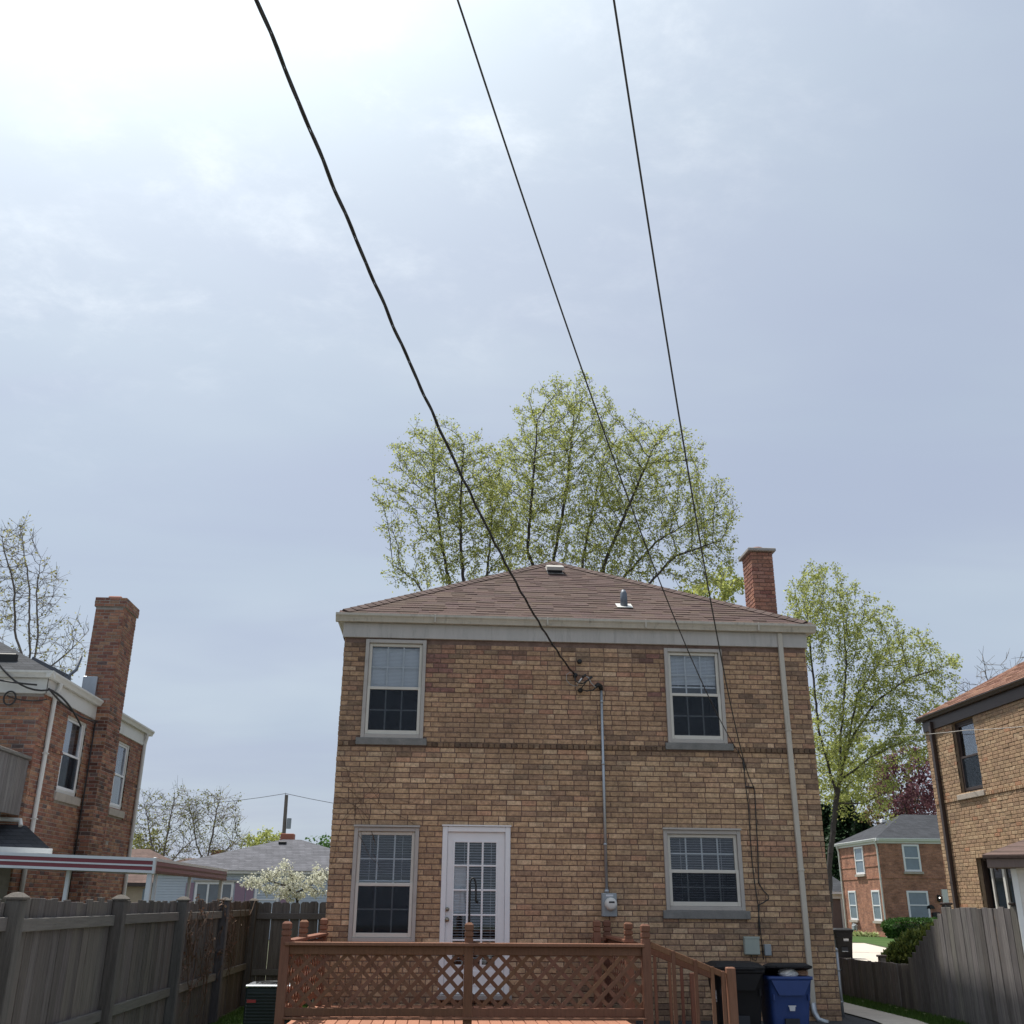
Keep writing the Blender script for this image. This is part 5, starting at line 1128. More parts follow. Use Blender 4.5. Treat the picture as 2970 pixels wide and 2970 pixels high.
mb_ = MB(FFf); mb_.prism([(26.2+.22*math.cos(a), 1.42+.2*math.sin(a)) for a in np.linspace(0, math.pi, 10)], 1, .0, .05); mb_.build('house_plaque', 'iron_black', fh)
MB(FFf).box(26.22, 26.62, 0, .16, .85, 1.25, .03).build('letter_box', 'iron_black', fh)
ga2 = thing('garage', 'small garage with brown boards left of the far red brick house', 'garage', (24.3, 66.3, 0))
MB().box(22.5, 25.9, 66, 71, -.3, 1.95).build('wall', 'garage_board', ga2); MB().box(22.4, 26, 65.9, 71.1, 1.952, 2.22).build('fascia', 'paint_white_old', ga2); MB().box(22.3, 26.1, 65.75, 65.9, 2.222, 2.36).build('gutter', 'paint_white', ga2)
m = MB(); m.add([(22.3, 65.75, 2.37), (26.1, 65.75, 2.37), (26.1, 71.2, 2.37), (22.3, 71.2, 2.37), (25.6, 68.5, 3.4), (24, 68.5, 3.4)], [(0, 1, 4, 5), (1, 2, 4), (2, 3, 5, 4), (3, 0, 5)]); m.build('roof', 'shingle_charcoal', ga2)
MB().box(25.1, 25.2, 65.9, 65.98, -.3, 1.94).build('corner_board', 'paint_white_old', ga2)
tf, frf, body_f, lid_f, Df = cart('wheeled_bin', 'black wheeled bin with white emblem out on the far driveway', 'cart_black', 12.5, 33.0, R_(-12), -.02, .84, .58, 0.0)
emblem(Frame(frf(0, -.58*.5, 0), frf.u, -frf.n), body_f, 0.06, .60, .15)
gm = thing('gas_meter', 'grey gas meter with pipe at the foot of the far red brick house', 'meter', (23.5, 59.9, 0)); MB().box(23.35, 23.6, 59.7, 60.1, .25, .55, .05).build('meter_body', 'box_grey', gm); MB().tube([(23.45, 59.6, 0), (23.45, 59.6, .55), (23.5, 60.2, .6), (23.5, 60.2, 0)], .03, 6, raw=True).build('pipe', 'galvanised', gm)

# ------------------------------------------------------------------ houses beyond the left fence
rh = thing('ranch_house', 'low pale blue house with grey hip roof and lilac shutters behind the left fence', 'house', (-7, 50, 0))
FR_ = Frame((0, 47, 0), (1, 0, 0), (0, -1, 0))
MB().box(-12.3, -1.6, 47, 55, -.2, 2.62).build('wall', 'siding_blue', rh)
for i in range(16): MB(FR_).box(-12.3, -1.6, .0, .025, .9+i*.107, .995+i*.107, .004).build('siding_board', 'siding_blue', rh)
w = ring_frame(FR_, -10.5, -8.86, 1.1, 2.28, .1, -.02, .07).build('window', 'paint_white', rh); 
for a, b in ((-10.4, -9.98), (-9.90, -9.40), (-9.32, -8.96)): MB(FR_).box(a, b, .0, .04, 1.2, 2.18).build('pane', 'far_glass', w)
for u in (-9.94, -9.36): MB(FR_).box(u-.04, u+.04, .0, .065, 1.2, 2.18).build('mullion', 'paint_white', w)
MB(FR_).box(-10.6, -8.7, .0, .12, 2.285, 2.36).build('head', 'casing_taupe', w)
w = far_window(FR_, -7.95, -6.9, 1.0, 2.15, rh)
for a, b in ((-10.88, -10.55), (-8.80, -8.36), (-8.32, -8.0), (-6.85, -6.5)): MB(FR_).box(a, b, .03, .07, 1.05, 2.24).build('shutter', 'shutter_lilac', rh)
MB().box(-12.5, -1.4, 46.75, 46.9, 2.62, 2.74).build('gutter', 'paint_white_old', rh); MB().box(-12.4, -1.5, 46.9, 55.1, 2.621, 2.7).build('fascia', 'paint_white_old', rh)
m = MB(); e = 2.75; m.add([(-12.6, 46.7, e), (-1.3, 46.7, e), (-1.3, 55.3, e), (-12.6, 55.3, e), (-7.45, 50.4, 4.24), (-6.6, 50.4, 4.24)], [(0, 1, 5, 4), (1, 2, 5), (2, 3, 4, 5), (3, 0, 4), (0, 3, 2, 1)]); rr = m.build('roof', 'shingle_grey_far', rh)
MB().box(-7.6, -6.98, 50.5, 51.1, 3.9, 4.52, .02).build('chimney', 'flue_clay', rh)
MB().box(-7.55, -7.2, 49.75, 50.0, 4.0, 4.12, .02).build('roof_vent', 'iron_black', rr); MB().box(-6.2, -5.9, 49.8, 50.05, 3.85, 3.97, .02).build('roof_vent', 'iron_black', rr)
ht = thing('brick_bungalow', 'pinkish bungalow with dark eaves glimpsed under the patio cover', 'house', (-14, 52, 0))
MB().box(-18, -11.7, 50, 58, -.2, 2.1).build('wall', 'wall_cream', ht); MB().box(-18.3, -11.5, 49.6, 58.2, 2.1, 2.25).build('eave', 'trim_brown', ht)
m = MB(); m.add([(-18.3, 49.6, 2.26), (-11.5, 49.6, 2.26), (-11.5, 58.2, 2.26), (-18.3, 58.2, 2.26), (-14.5, 53.9, 3.9), (-15.3, 53.9, 3.9)], [(0, 1, 4, 5), (1, 2, 4), (2, 3, 5, 4), (3, 0, 5)]); m.build('roof', 'shingle_brown_plain', ht); MB().box(-13.5, -13.3, 49.98, 50.0, .5, 2.0).build('window', 'far_glass', ht)
ht2 = thing('brick_bungalow', 'brown roofed bungalow with short red chimney right behind the patio cover', 'house', (-11, 64, 0))
MB().box(-17, -11.6, 62, 69, -.2, 2.9).build('wall', 'wall_cream', ht2)
m = MB(); m.add([(-17.3, 61.7, 2.9), (-11.0, 61.7, 2.9), (-11.0, 69.3, 2.9), (-17.3, 69.3, 2.9), (-13.2, 65, 3.9), (-15.3, 65, 3.9)], [(0, 1, 4, 5), (1, 2, 4), (2, 3, 5, 4), (3, 0, 5), (0, 3, 2, 1)]); m.build('roof', 'shingle_brown_plain', ht2); MB().box(-13.6, -12.9, 64, 64.6, 3.4, 4.35).build('chimney', 'flue_clay', ht2)
up_ = thing('utility_pole', 'weathered utility pole rising behind the grey roofed house', 'utility pole', (-11.05, 75, 0))
MB().tube([(-10.95, 75, -.2), (-11.1, 75, 8.6)], [.17, .12], 10, raw=True).build('pole', 'bark_pale', up_); MB().tube([(-11.18, 75, 7.9), (-11.18, 75, 8.75)], .03, 6, raw=True).build('pin', 'galvanised', up_); MB().tube([(-10.75, 74.9, 6.3), (-10.75, 74.9, 7.0)], .16, 10, raw=True).build('transformer', 'box_grey', up_)
for (b, lb, s) in (((-32, 70, 8.2), 'thin wire running left from the far utility pole', 1.0), ((10, 82, 8.4), 'thin wire running right from the far utility pole', .9)):
    tag(MB().tube(sag((-11.18, 75, 8.7), b, s, 14), .018, 5, raw=True).build('overhead_wire', 'cable_black', None), lb, 'wire')
# ------------------------------------------------------------------ overhead service cables
def service(P0, d, L, c, r, label, strands=1, tw=.0, period=1.0, m='cable_black'):
    t = thing('service_cable', label, 'cable', P0, 'overhead service cables'); ts = np.linspace(0, L+9, 260 if strands > 1 else 60); dv = np.array([d[0], d[1], 0]); side = np.array([-d[1], d[0], 0])
    mx = MB()
    for sidx in range(strands):
        ph0 = 2*math.pi*sidx/max(strands, 1); pts = []
        for tt in ts:
            tq = min(tt, L); z = c[0]*tq*tq+c[1]*tq+c[2]+(tt-tq)*(2*c[0]*L+c[1])*.9
            th = ph0+2*math.pi*tt/period; z += (tw*.9*math.sin(2*math.pi*tt/.67+.6) if strands > 1 else 0); p = np.array([P0[0], P0[1], 0])+dv*tt+side*tw*math.cos(th)+np.array([0, 0, z+tw*math.sin(th)]); pts.append(p)
        mx.tube(pts, r, 7, raw=True)
    mx.build('strand', m, t, True)
service((1.96, 15.24, 4.81), (-.2905, -.9569), 11.15, (.01371, .00542, 4.808), 0.0064, 'thick twisted black service cable, leftmost of the three overhead', 3, .0088, 1.3)
service((4.41, 15.28, 3.77), (-.3806, -.9247), 11.75, (.01352, .06968, 3.769), .0065, 'thin black overhead cable, middle of the three')
service((4.667, 15.28, 3.16), (-.3274, -.9449), 11.72, (.02715, -.05419, 3.161), .0068, 'thin black overhead cable, rightmost of the three')
tag(MB().tube(sag(at(3150, 2085, 15.5), at(2800, 2118, 19), .03)+sag(at(2800, 2118, 19), at(2420, 2125, 46), .15, 16)[1:], .007, 6, raw=True).build('overhead_wire', 'casing_taupe', None), 'pale twisted wire crossing in front of the right tan brick house', 'wire')

# ------------------------------------------------------------------ trees
def grow(seeds, ell, n_att, step, di, dk, seed, iters=70, jitter=.25, bias=(0, 0, .15), out=0.0, org=None):
    """space colonisation from seeded limbs into a crown made of ellipsoids; returns nodes, parents"""
    rg = np.random.default_rng(seed)
    nodes, par = [], []
    for k, (pi, pts) in enumerate(seeds):       # pi: index of node to hang on (or -1), pts: polyline
        prev = pi
        P = [np.array(p, float) for p in pts]
        start = 0
        if pi < 0: nodes.append(P[0]); par.append(-1); prev = len(nodes)-1; start = 0
        else: P = [nodes[pi]]+P
        for a, b in zip(P[:-1], P[1:]):
            n = max(1, int(np.linalg.norm(b-a)/step))
            for i in range(1, n+1):
                nodes.append(a+(b-a)*i/n+rg.normal(0, step*.05, 3)); par.append(prev); prev = len(nodes)-1
    vol = np.array([e[1][0]*e[1][1]*e[1][2] for e in ell]); A = []
    for (c, r), cnt in zip(ell, (n_att*vol/vol.sum()).astype(int)):
        q = rg.normal(size=(cnt, 3)); q /= np.linalg.norm(q, axis=1)[:, None]; q *= (rg.random((cnt, 1))**(1/2.2)); A.append(np.array(c)+q*np.array(r))
    A = np.vstack(A); Nn = np.array(nodes); D = np.full(len(A), 1e9); I = np.zeros(len(A), int)
    def upd(lo):
        nonlocal D, I
        for i in range(lo, len(nodes), 400):
            blk = np.array(nodes[i:i+400]); d = np.linalg.norm(A[:, None, :]-blk[None], axis=2); j = d.argmin(1); m = d[np.arange(len(A)), j]
            w = m < D; D[w] = m[w]; I[w] = j[w]+i
    upd(0)
    bias = np.array(bias)
    for it in range(iters):
        act = (D < di)
        if not act.any(): break
        idx = I[act]; vec = A[act]-np.array(nodes)[idx]; vec /= (np.linalg.norm(vec, axis=1)[:, None]+1e-9)
        uq, inv = np.unique(idx, return_inverse=True); acc = np.zeros((len(uq), 3)); np.add.at(acc, inv, vec)
        lo = len(nodes)
        for u, v in zip(uq, acc):
            v = v/(np.linalg.norm(v)+1e-9)+rg.normal(0, jitter, 3)+bias
            if out: w_ = nodes[u]-org; v = v+out*w_/(np.linalg.norm(w_)+1e-9)
            v /= np.linalg.norm(v)+1e-9
            nodes.append(nodes[u]+v*step); par.append(u)
        upd(lo); keep = D > dk; A, D, I = A[keep], D[keep], I[keep]
        if len(A) == 0 or len(nodes) > 15000: break
    return np.array(nodes), np.array(par)
def tree(name, label, base, seeds, ell, n_att, step, bark='bark', leaf=None, leaf_size=.06, per=5, seed=1, tip=.007, expo=2.35, di=None, dk=None, group=None, twig=True, spread=.14, leafprob=1.0, maxr=None, jitter=.25, bias=(0, 0, .15), cat='tree', leaf_len=1.3, twlen=.28, out=0.0):
    nodes, par = grow(seeds, ell, n_att, step, di or step*9, dk or step*1.7, seed, jitter=jitter, bias=bias, out=out, org=np.array(seeds[0][1][-1], float)-np.array([0, 0, 1.0]))
    rg = np.random.default_rng(seed+100); n = len(nodes)
    kids = [[] for _ in range(n)]
    for i, p in enumerate(par):
        if p >= 0: kids[p].append(i)
    r = np.zeros(n)
    for i in range(n-1, -1, -1): r[i] = tip if not kids[i] else sum(r[k]**expo for k in kids[i])**(1/expo)
    if maxr: r = np.minimum(r, maxr)
    t = thing(name, label, cat, tuple(base), group)
    V, F = [], []
    def seg(a, b, ra, rb, ns):
        d = b-a; L = np.linalg.norm(d)
        if L < 1e-6: return
        d = d/L; u = np.cross(d, (0, 0, 1.0) if abs(d[2]) < .9 else (1.0, 0, 0)); u /= np.linalg.norm(u); w = np.cross(d, u); o = len(V)
        for q, rr in ((a, ra), (b, rb)):
            for k in range(ns):
                th = 2*math.pi*k/ns; V.append(q+rr*(math.cos(th)*u+math.sin(th)*w))
        for k in range(ns): F.append((o+k, o+(k+1) % ns, o+ns+(k+1) % ns, o+ns+k))
    for i in range(n):
        p = par[i]
        if p < 0: continue
        ra = min(r[p], r[i]*1.35); seg(nodes[p], nodes[i], ra, r[i], 8 if r[i] > .06 else 5 if r[i] > .02 else 3)
    tips = [i for i in range(n) if r[i] < tip*2.6]
    tw = []
    for i in tips:
        p = par[i]; d = nodes[i]-nodes[p] if p >= 0 else np.array([0, 0, 1.0]); d = d/(np.linalg.norm(d)+1e-9)
        tw.append((nodes[i], d))
        if twig:
            for _ in range(3 if not kids[i] else 2):
                v = d*.8+rg.normal(0, .6, 3)+np.array([0, 0, .25]); v /= np.linalg.norm(v); L = twlen*rg.uniform(.5, 1.2); q = nodes[i]+v*L; seg(nodes[i], q, tip*.8, tip*.45, 3); tw.append((q, v)); tw.append((nodes[i]+v*L*.55, v))
    m = MB(); m.v = [tuple(v) for v in V]; m.f = F; m.build('trunk', bark, t)
    nl_ = 0
    if leaf:
        lb = MB(); LV, LF, LC = [], [], []
        for (p, d) in tw:
            if rg.random() > leafprob: continue
            for _ in range(rg.poisson(per)):
                c = p+rg.normal(0, spread, 3)*np.array([.55, .55, .5]); a = rg.normal(0, 1, 3); a[2] -= .35; a /= np.linalg.norm(a); b = np.cross(a, rg.normal(0, 1, 3)); b /= np.linalg.norm(b)+1e-9
                s = leaf_size*rg.uniform(.6, 1.35); o = len(LV)
                LV += [c, c+a*s*.5*leaf_len+b*s*.42, c+a*s*leaf_len, c+a*s*.5*leaf_len-b*s*.42]; LF.append((o, o+1, o+2, o+3)); col = (rg.random(), rg.random(), 0); LC += [col]*4
        lb.v = [tuple(v) for v in LV]; lb.f = LF; lb.c = LC; nl_ = len(LF)
        if LF: lb.build('crown', leaf, t, kind='stuff')
    print('TREE', name, n, len(F), nl_)
    return t
def E_(x, y, rx, ry, Y, dep=None):
    """crown lobe seen at photo (x,y) with pixel radii, standing at distance Y"""
    c = at(x, y, Y); s = np.linalg.norm(at(x+rx, y, Y)-c); q = np.linalg.norm(at(x, y+ry, Y)-c)*.93
    return (c, (s, dep or (s+q)*.5, q))
def S_(pts, Y, dy=0.0):
    n = len(pts); return [at(x, y, Y+dy*i/max(1, n-1)) for i, (x, y) in enumerate(pts)]
# big tree behind the roof
Y = 28.5; b = at(1690, 2200, Y); b[2] = 0
t0 = [b]+S_([(1690, 2150), (1690, 1950)], Y)
def seeds_from(trunk, limbs): 
    n = [len(trunk)]; return trunk, limbs
def mkseeds(trunk, limbs, step):
    """trunk polyline then limbs that leave from its end"""
    cnt = 1
    for a, b in zip(trunk[:-1], trunk[1:]): cnt += max(1, int(np.linalg.norm(np.array(b)-np.array(a))/step))
    return [(-1, trunk)]+[(max(0, cnt-1-off), l) for off, l in limbs]
st = .22
limbs = [(0, S_([(1590, 1750), (1530, 1600), (1545, 1400), (1560, 1220)], Y, -1.5)), (0, S_([(1630, 1740), (1605, 1620), (1645, 1420), (1665, 1190)], Y, 1)), (1, S_([(1690, 1740), (1690, 1620), (1725, 1450), (1760, 1280)], Y, 2)), (0, S_([(1730, 1740), (1760, 1620), (1835, 1440), (1900, 1290)], Y, -1)),
         (1, S_([(1760, 1730), (1900, 1575), (2050, 1480)], Y, 1.5)), (2, S_([(1800, 1780), (1960, 1610), (2090, 1570)], Y, -1)), (2, S_([(1600, 1850), (1480, 1690), (1440, 1560)], Y, 1))]
ell = [E_(1650, 1265, 165, 165, Y), E_(1870, 1385, 180, 165, Y), E_(2010, 1500, 135, 140, Y), E_(1530, 1450, 130, 210, Y), E_(1740, 1500, 200, 170, Y), E_(2010, 1640, 130, 90, Y), E_(1700, 1640, 260, 80, Y)]
tree('maple_tree', 'tall spreading spring tree rising behind the tan house roof, right of the twin-stemmed one', b, mkseeds(t0, limbs, st), ell, 7600, st, 'bark', 'leaf_spring', .054, 6.0, 11, tip=.0075, expo=2.3, leafprob=.72, spread=.11, out=.38, jitter=.09, bias=(0, 0, .2), maxr=.2, group='spring trees')
Y = 26.5; b = at(1330, 2250, Y); b[2] = 0; st = .2
limbs = [(0, S_([(1320, 1760), (1285, 1600), (1262, 1440), (1255, 1300)], Y, 1)), (0, S_([(1350, 1760), (1338, 1600), (1335, 1450), (1345, 1290)], Y, -1)), (2, S_([(1280, 1800), (1200, 1680), (1140, 1640)], Y, .5)), (2, S_([(1400, 1760), (1420, 1600), (1430, 1450)], Y, 1))]
ell = [E_(1265, 1345, 130, 110, Y), E_(1160, 1455, 100, 55, Y), E_(1190, 1545, 90, 55, Y), E_(1330, 1500, 120, 150, Y), E_(1190, 1675, 75, 55, Y), E_(1400, 1430, 85, 165, Y), E_(1330, 1650, 150, 75, Y), E_(1450, 1560, 70, 130, Y)]
tree('maple_tree', 'slender twin-stemmed spring tree behind the left slope of the tan house roof', b, mkseeds([b]+S_([(1335, 2100), (1335, 1880)], Y), limbs, st), ell, 4600, st, 'bark', 'leaf_spring', .052, 6.0, 12, tip=.0072, expo=2.3, leafprob=.72, spread=.11, out=.38, jitter=.09, bias=(0, 0, .2), maxr=.16, group='spring trees')
# bright low tree by the chimney
Y = 33; b = at(2080, 2200, Y); b[2] = 0; st = .3
tree('young_tree', 'bright green low tree peeping over the roof beside the house chimney', b, mkseeds([b]+S_([(2080, 2000), (2075, 1850)], Y), [(0, S_([(2040, 1760), (2010, 1720)], Y)), (0, S_([(2100, 1760), (2120, 1700)], Y))], st), [E_(2060, 1730, 95, 70, Y), E_(2110, 1690, 55, 55, Y)], 900, st, 'bark', 'leaf_spring', .10, 7, 13, tip=.008, spread=.18, group='spring trees')
# right maple
Y = 38; b = at(2405, 2700, Y); b[2] = 0; st = .26
limbs = [(0, S_([(2470, 2140), (2540, 2035), (2640, 1965), (2750, 1930)], Y, -1.5)), (2, S_([(2440, 2120), (2455, 1930), (2445, 1770)], Y, 1)), (4, S_([(2375, 2120), (2352, 1900), (2335, 1730)], Y, 1.5)), (1, S_([(2490, 2010), (2580, 1880)], Y, 2)), (2, S_([(2520, 2200), (2620, 2150)], Y, -2)), (5, S_([(2500, 2330), (2590, 2290)], Y, -1))]
ell = [E_(2385, 1770, 115, 130, Y), E_(2490, 1850, 125, 120, Y), E_(2600, 1905, 130, 95, Y), E_(2690, 1945, 90, 60, Y), E_(2470, 2050, 140, 120, Y), E_(2400, 2200, 110, 140, Y), E_(2570, 2100, 120, 90, Y), E_(2500, 2300, 110, 90, Y), E_(2320, 1850, 60, 120, Y), E_(2560, 2000, 140, 90, Y), E_(2620, 2140, 120, 110, Y), E_(2690, 2030, 90, 80, Y)]
tree('maple_tree', 'leaning spring tree between the tan house and the right neighbour', b, mkseeds([b]+S_([(2405, 2500), (2425, 2330), (2445, 2220)], Y), limbs, st), ell, 7800, st, 'bark', 'leaf_spring', .07, 6.5, 14, tip=.0085, expo=2.3, leafprob=.72, spread=.15, out=.38, jitter=.09, bias=(0, 0, .2), maxr=.22, group='spring trees')
# budding tree behind the left neighbour
Y = 34; b = at(90, 2500, Y); b[2] = 0; st = .24
limbs = [(0, S_([(85, 1850), (85, 1700), (60, 1530)], Y, 1)), (0, S_([(45, 1850), (40, 1700), (5, 1560)], Y, -1)), (1, S_([(110, 1850), (105, 1720), (120, 1620)], Y, .5)), (2, S_([(150, 1930), (210, 1880), (258, 1830)], Y, 1)), (1, S_([(10, 1900), (-60, 1750)], Y, 0))]
ell = [E_(40, 1620, 80, 120, Y), E_(100, 1730, 90, 110, Y), E_(160, 1850, 90, 80, Y), E_(-40, 1750, 100, 160, Y), E_(100, 1930, 130, 60, Y), E_(215, 1890, 50, 60, Y)]
tree('budding_tree', 'nearly bare budding tree behind the roof of the left red brick house', b, mkseeds([b]+S_([(90, 2200), (85, 1960)], Y), limbs, st), ell, 3600, st, 'bark_pale', 'leaf_pale_bud', .075, 2.4, 15, tip=.009, spread=.16, leafprob=.2, maxr=.17, twlen=.5)
# far bare-topped trees over the patio cover
for (x, yt, sd_, lab, ells) in ((470, 2700, 21, 'grey budding tree above the patio cover, left of the pair', [(440, 2385, 60, 90), (520, 2370, 60, 85), (480, 2470, 90, 60)]), (600, 2700, 22, 'grey budding tree above the patio cover, right of the pair', [(600, 2370, 60, 75), (660, 2390, 45, 80), (640, 2460, 90, 55)])):
    Y = 62; b = at(x, yt, Y); b[2] = 0; st = .3
    limbs = [(0, S_([(x-30, 2450), (x-45, 2360), (x-55, 2310)], Y, 1)), (0, S_([(x+10, 2450), (x+25, 2370), (x+40, 2300)], Y, -1)), (1, S_([(x+60, 2460), (x+110, 2420)], Y, 2))]
    tree('budding_tree', lab, b, mkseeds([b]+S_([(x, 2600), (x-5, 2520)], Y), limbs, st), [E_(*e, Y) for e in ells], 6500, st, 'bark_pale', 'leaf_spring_olive', .09, 2.2, sd_, tip=.012, spread=.2, leafprob=.35, maxr=.25, twlen=.7, group='budding trees over the patio cover', bias=(0, 0, .35))
for (x, ye, rx, ry, Y, sd_, lf, lab) in ((420, 2460, 60, 70, 66, 31, 'leaf_spring_olive', 'dull green bushy tree behind the left end of the patio cover'), (755, 2435, 75, 38, 78, 32, 'leaf_spring', 'pale green round tree behind the grey roofed ranch house'), (928, 2465, 45, 45, 60, 33, 'leaf_green', 'fresh green tree between ranch house roof and tan house corner'),
                                        (2480, 2230, 110, 110, 74, 34, 'leaf_spring', 'pale green tree in the distance left of the purple one'), (2590, 2330, 80, 90, 70, 36, 'leaf_bronze', 'bronze leaved tree between the pale green and purple ones'), (2640, 2260, 100, 120, 66, 35, 'leaf_purple', 'purple leaved tree behind the far red brick house'), (2690, 2330, 70, 70, 80, 37, 'leaf_purple', 'second purple tree at the edge of the right neighbour wall')):
    b = at(x, 2640, Y); b[2] = 0; st = .45
    tree('bushy_tree', lab, b, mkseeds([b]+S_([(x, ye+ry*1.1)], Y), [(0, S_([(x-rx*.4, ye)], Y, 1)), (0, S_([(x+rx*.4, ye)], Y, -1))], st), [E_(x, ye, rx, ry, Y), E_(x-rx*.4, ye+ry*.5, rx*.7, ry*.6, Y)], 420, st, 'bark', lf, .15, 6 if 'purple' not in lf else 6.5, sd_, tip=.012, spread=.3, group='far bushy trees')
# bare twigs over the right neighbour roof
Y = 48; b = at(2900, 2600, Y); b[2] = 0; st = .4
tree('bare_tree', 'leafless tree showing above the right neighbour roof', b, mkseeds([b]+S_([(2900, 2300), (2900, 2080)], Y), [(0, S_([(2860, 1960), (2850, 1900)], Y)), (0, S_([(2930, 1960), (2960, 1910)], Y))], st), [E_(2870, 1960, 50, 80, Y), E_(2950, 1960, 60, 60, Y), E_(2830, 2020, 60, 40, Y)], 260, st, 'bark_pale', None, seed=41, tip=.014, twlen=.6, bias=(0, 0, .5))
# crab apple in blossom
Y = 26; b = at(865, 2720, Y); b[2] = 0; st = .13
limbs = [(0, S_([(830, 2570), (780, 2555), (730, 2570)], Y, .3)), (0, S_([(850, 2550), (835, 2510)], Y, -.3)), (0, S_([(900, 2570), (940, 2530)], Y, .3))]
tree('crab_apple_tree', 'small tree covered in white blossom behind the picket fence', b, mkseeds([b]+S_([(863, 2610), (855, 2590)], Y), limbs, st), [E_(830, 2550, 75, 38, Y), E_(760, 2560, 60, 35, Y), E_(910, 2560, 70, 45, Y), E_(850, 2590, 90, 30, Y)], 700, st, 'bark', 'petal_white', .045, 7, 51, tip=.007, spread=.07, twlen=.12)
# evergreens
def conifer(x, ytop, ybot, Y, w, seed, label):
    rg = np.random.default_rng(seed); top = at(x, ytop, Y); base = top.copy(); base[2] = 0; H = top[2]
    t = thing('evergreen_tree', label, 'tree', tuple(base), 'dark evergreens'); MB().tube([base, top], [.22, .02], 8, raw=True).build('trunk', 'bark', t)
    m = MB()
    for _ in range(9000):
        f = rg.random()**.8; z = H*(1-f*.93); rad = w*(f**.8)*(.55+.45*rg.random()); a = rg.random()*6.283; c = base+np.array([rad*math.cos(a), rad*math.sin(a), z-.15*rad]); d = np.array([math.cos(a), math.sin(a), -.35])+rg.normal(0, .3, 3); d /= np.linalg.norm(d); u = np.cross(d, rg.normal(0, 1, 3)); u /= np.linalg.norm(u); s = rg.uniform(.3, .6)
        m.add([c, c+d*s*.5+u*s*.22, c+d*s, c+d*s*.5-u*s*.22], [(0, 1, 2, 3)], (rg.random(), rg.random(), 0), raw=True)
    m.build('crown', 'leaf_dark', t, kind='stuff')
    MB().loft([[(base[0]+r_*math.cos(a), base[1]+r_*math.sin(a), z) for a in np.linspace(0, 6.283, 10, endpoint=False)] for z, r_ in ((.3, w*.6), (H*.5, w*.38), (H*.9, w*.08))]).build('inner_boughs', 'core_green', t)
conifer(2440, 2290, 2600, 78, 2.6, 61, 'dark evergreen just right of the tan house wall'); conifer(2500, 2360, 2600, 74, 2.2, 62, 'dark evergreen behind the small brown garage'); conifer(2395, 2330, 2600, 80, 2.4, 63, 'dark evergreen mostly hidden by the tan house wall')
# hedge, shrub, hosta
def bush(name, label, core, n, leaf, size, seed, shape, cat):
    rg = np.random.default_rng(seed); t = thing(name, label, cat, tuple(core)); m = MB(); inner = MB()
    for _ in range(n):
        p, d = shape(rg); d = d+rg.normal(0, .45, 3); d /= np.linalg.norm(d); u = np.cross(d, rg.normal(0, 1, 3)); u /= np.linalg.norm(u); s = size*rg.uniform(.6, 1.4)
        m.add([p, p+d*s*.5+u*s*.3, p+d*s, p+d*s*.5-u*s*.3], [(0, 1, 2, 3)], (rg.random(), rg.random(), 0), raw=True)
    m.build('foliage', leaf, t, kind='stuff')
    return t
H0, H1 = np.array([22.75, 53.2, 0.0]), np.array([26.4, 54.4, .86])
def hedge_shape(rg):
    f = rg.random(3); ax = rg.integers(0, 3); d = np.zeros(3); s = 1 if rg.random() < .6 else 0
    if ax == 1: s = 0 if rg.random() < .8 else 1
    if ax == 2: s = 1
    f[ax] = s; d[ax] = 1 if s else -1
    p = H0+(H1-H0)*f; k = .18*(1-abs(2*f[0]-1)**8); p[2] -= (0.22*abs(2*f[0]-1)**6)*f[2]; p[0] += .35*(1-f[2])*(1 if f[0] < .5 else -1)*abs(2*f[0]-1)
    return p+rg.normal(0, .03, 3), d
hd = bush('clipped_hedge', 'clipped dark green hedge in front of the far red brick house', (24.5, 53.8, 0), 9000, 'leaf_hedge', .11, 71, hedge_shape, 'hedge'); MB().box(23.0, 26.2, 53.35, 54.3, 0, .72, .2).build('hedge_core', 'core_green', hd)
def yew_shape(rg):
    k = rg.integers(0, 5); C = [(13.2, 30.0, .15, .5, .40), (13.6, 30.2, .32, .5, .45), (14.0, 30.3, .45, .5, .45), (13.0, 30.1, .05, .4, .3), (14.45, 30.3, .58, .5, .42)][k]
    q = rg.normal(size=3); q /= np.linalg.norm(q); q[2] = abs(q[2])*(1 if rg.random() < .85 else -1); return np.array([C[0]+q[0]*C[3], C[1]+q[1]*C[3]*.8, max(0.02, C[2]+q[2]*C[4])])*1.0+q*rg.uniform(-.12, .1), q+np.array([0, 0, .5])
yw = bush('yew_shrub', 'shaggy yellow-green yew shrub behind the stepped fence', (13.5, 30.1, 0), 9500, 'leaf_yew', .10, 72, yew_shape, 'shrub')
m = MB()
for cx_, cy_, cz_, r_, h_ in ((13.2, 30.0, .15, .4, .28), (13.6, 30.2, .32, .4, .33), (14.0, 30.3, .45, .4, .33), (14.45, 30.3, .55, .4, .33)): m.loft([[(cx_+r_*math.sin(th)*math.cos(p), cy_+r_*.8*math.sin(th)*math.sin(p), cz_-h_*math.cos(th)) for p in np.linspace(0, 6.283, 10, endpoint=False)] for th in np.linspace(.3, 2.8, 6)])
m.build('shrub_core', 'core_green', yw)
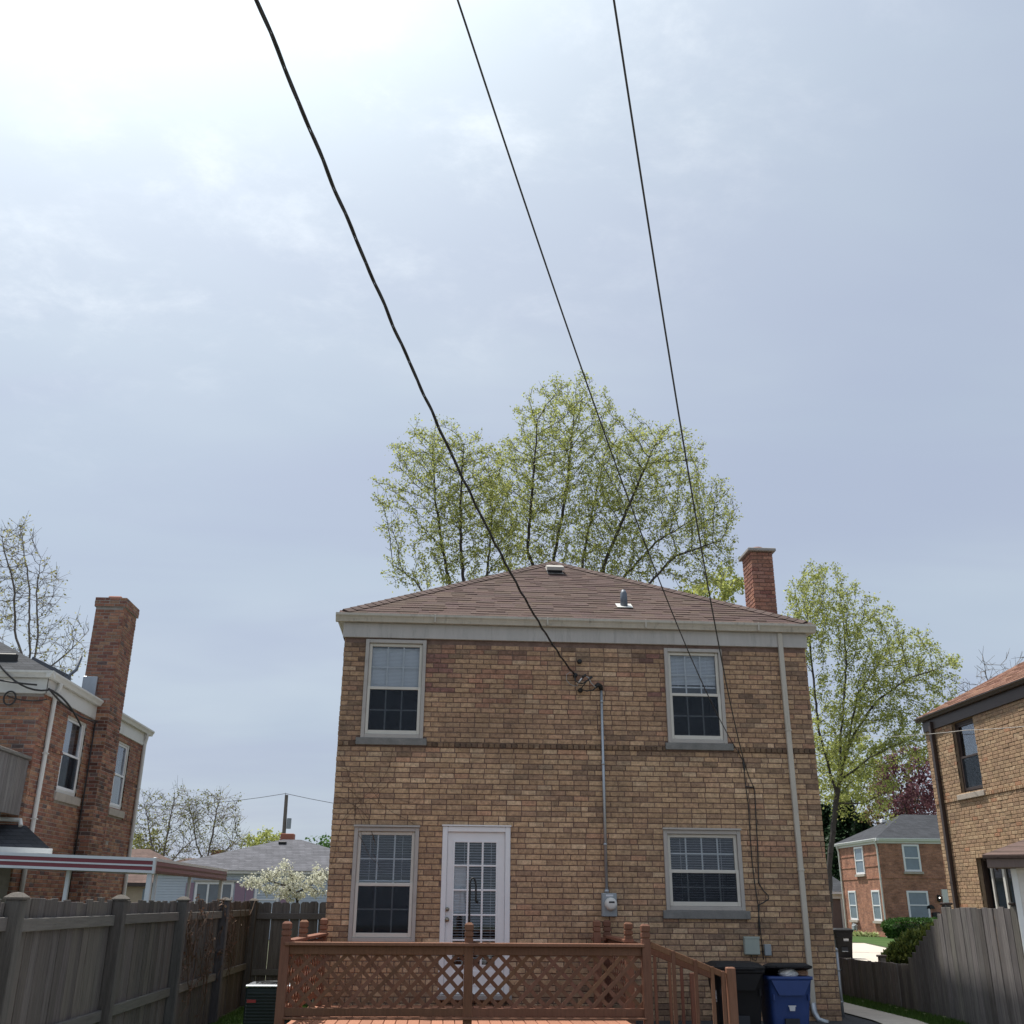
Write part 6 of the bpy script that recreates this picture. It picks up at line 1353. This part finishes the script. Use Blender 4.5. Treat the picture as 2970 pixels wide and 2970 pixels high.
for k, (hx, hy) in enumerate(((22.9, 57.6), (22.95, 58.8), (23.0, 56.7))):
    rg = np.random.default_rng(80+k); m = MB(); t = thing('hosta_plant', ('variegated hosta clump at the far house foot, middle of three', 'variegated hosta clump nearest the gas meter', 'variegated hosta clump nearest the far house corner')[k], 'plant', (hx, hy, 0), 'hostas along the far house')
    for _ in range(60):
        a = rg.random()*6.283; L = rg.uniform(.25, .5); d = np.array([math.cos(a), math.sin(a), rg.uniform(.3, 1.2)]); d /= np.linalg.norm(d); u = np.cross(d, (0, 0, 1)); u /= np.linalg.norm(u); p = np.array([hx, hy, 0])+rg.normal(0, .2, 3)*np.array([1, 1.6, 0]); m.add([p, p+d*L*.5+u*.09, p+d*L-np.array([0, 0, .06]), p+d*L*.5-u*.09], [(0, 1, 2, 3)], (rg.random(), rg.random(), 0), raw=True)
    m.build('leaves', 'leaf_hosta', t, kind='stuff')
# grass along the path and in the side yard
def grass(name, label, x0, x1, y0, y1, n, h, seed):
    rg = np.random.default_rng(seed); m = MB()
    for _ in range(n):
        x, y = rg.uniform(x0, x1), rg.uniform(y0, y1); z = gz(x, y); a = rg.random()*6.283; w = .006; L = h*rg.uniform(.5, 1.3); lean = rg.normal(0, .35, 2)*L
        m.add([(x-w*math.cos(a), y-w*math.sin(a), z), (x+w*math.cos(a), y+w*math.sin(a), z), (x+lean[0], y+lean[1], z+L)], [(0, 1, 2)], (rg.random(), rg.random(), 0), raw=True)
    o = m.build(name, 'grass_blade', None, kind='stuff'); o['label'] = label; o['category'] = 'grass'
grass('grass_strip', 'grass strip between the concrete path and the stepped fence', 6.70, 7.30, 13.2, 21, 15000, .055, 91)
grass('lawn_grass', 'grass of the side yard between left fence and house', -2.9, -1.75, 12, 17.3, 6000, .06, 92)
for k, (x, y) in enumerate(((6.95, 16.1), (7.05, 16.9), (7.0, 15.6), (6.9, 17.6), (7.1, 15.2), (6.98, 16.5))):
    rg = np.random.default_rng(200+k); m = MB(); p = np.array([x, y, gz(x, y)+.07])
    for i in range(14):
        a = 6.283*i/14; m.add([p, p+np.array([.022*math.cos(a-.2), .022*math.sin(a-.2), .008]), p+np.array([.03*math.cos(a), .03*math.sin(a), .004]), p+np.array([.022*math.cos(a+.2), .022*math.sin(a+.2), .008])], [(0, 1, 2, 3)], (rg.random(), rg.random(), 0), raw=True)
    m.tube([p-np.array([0, 0, .07]), p], .002, 4, raw=True); m.c = m.c+[(0.5, .5, 0)]*(len(m.v)-len(m.c))
    tag(m.build('dandelion', 'leaf_hosta', None), 'pale dandelion head in the grass strip by the stepped fence', 'flower', 'dandelions in the grass strip')
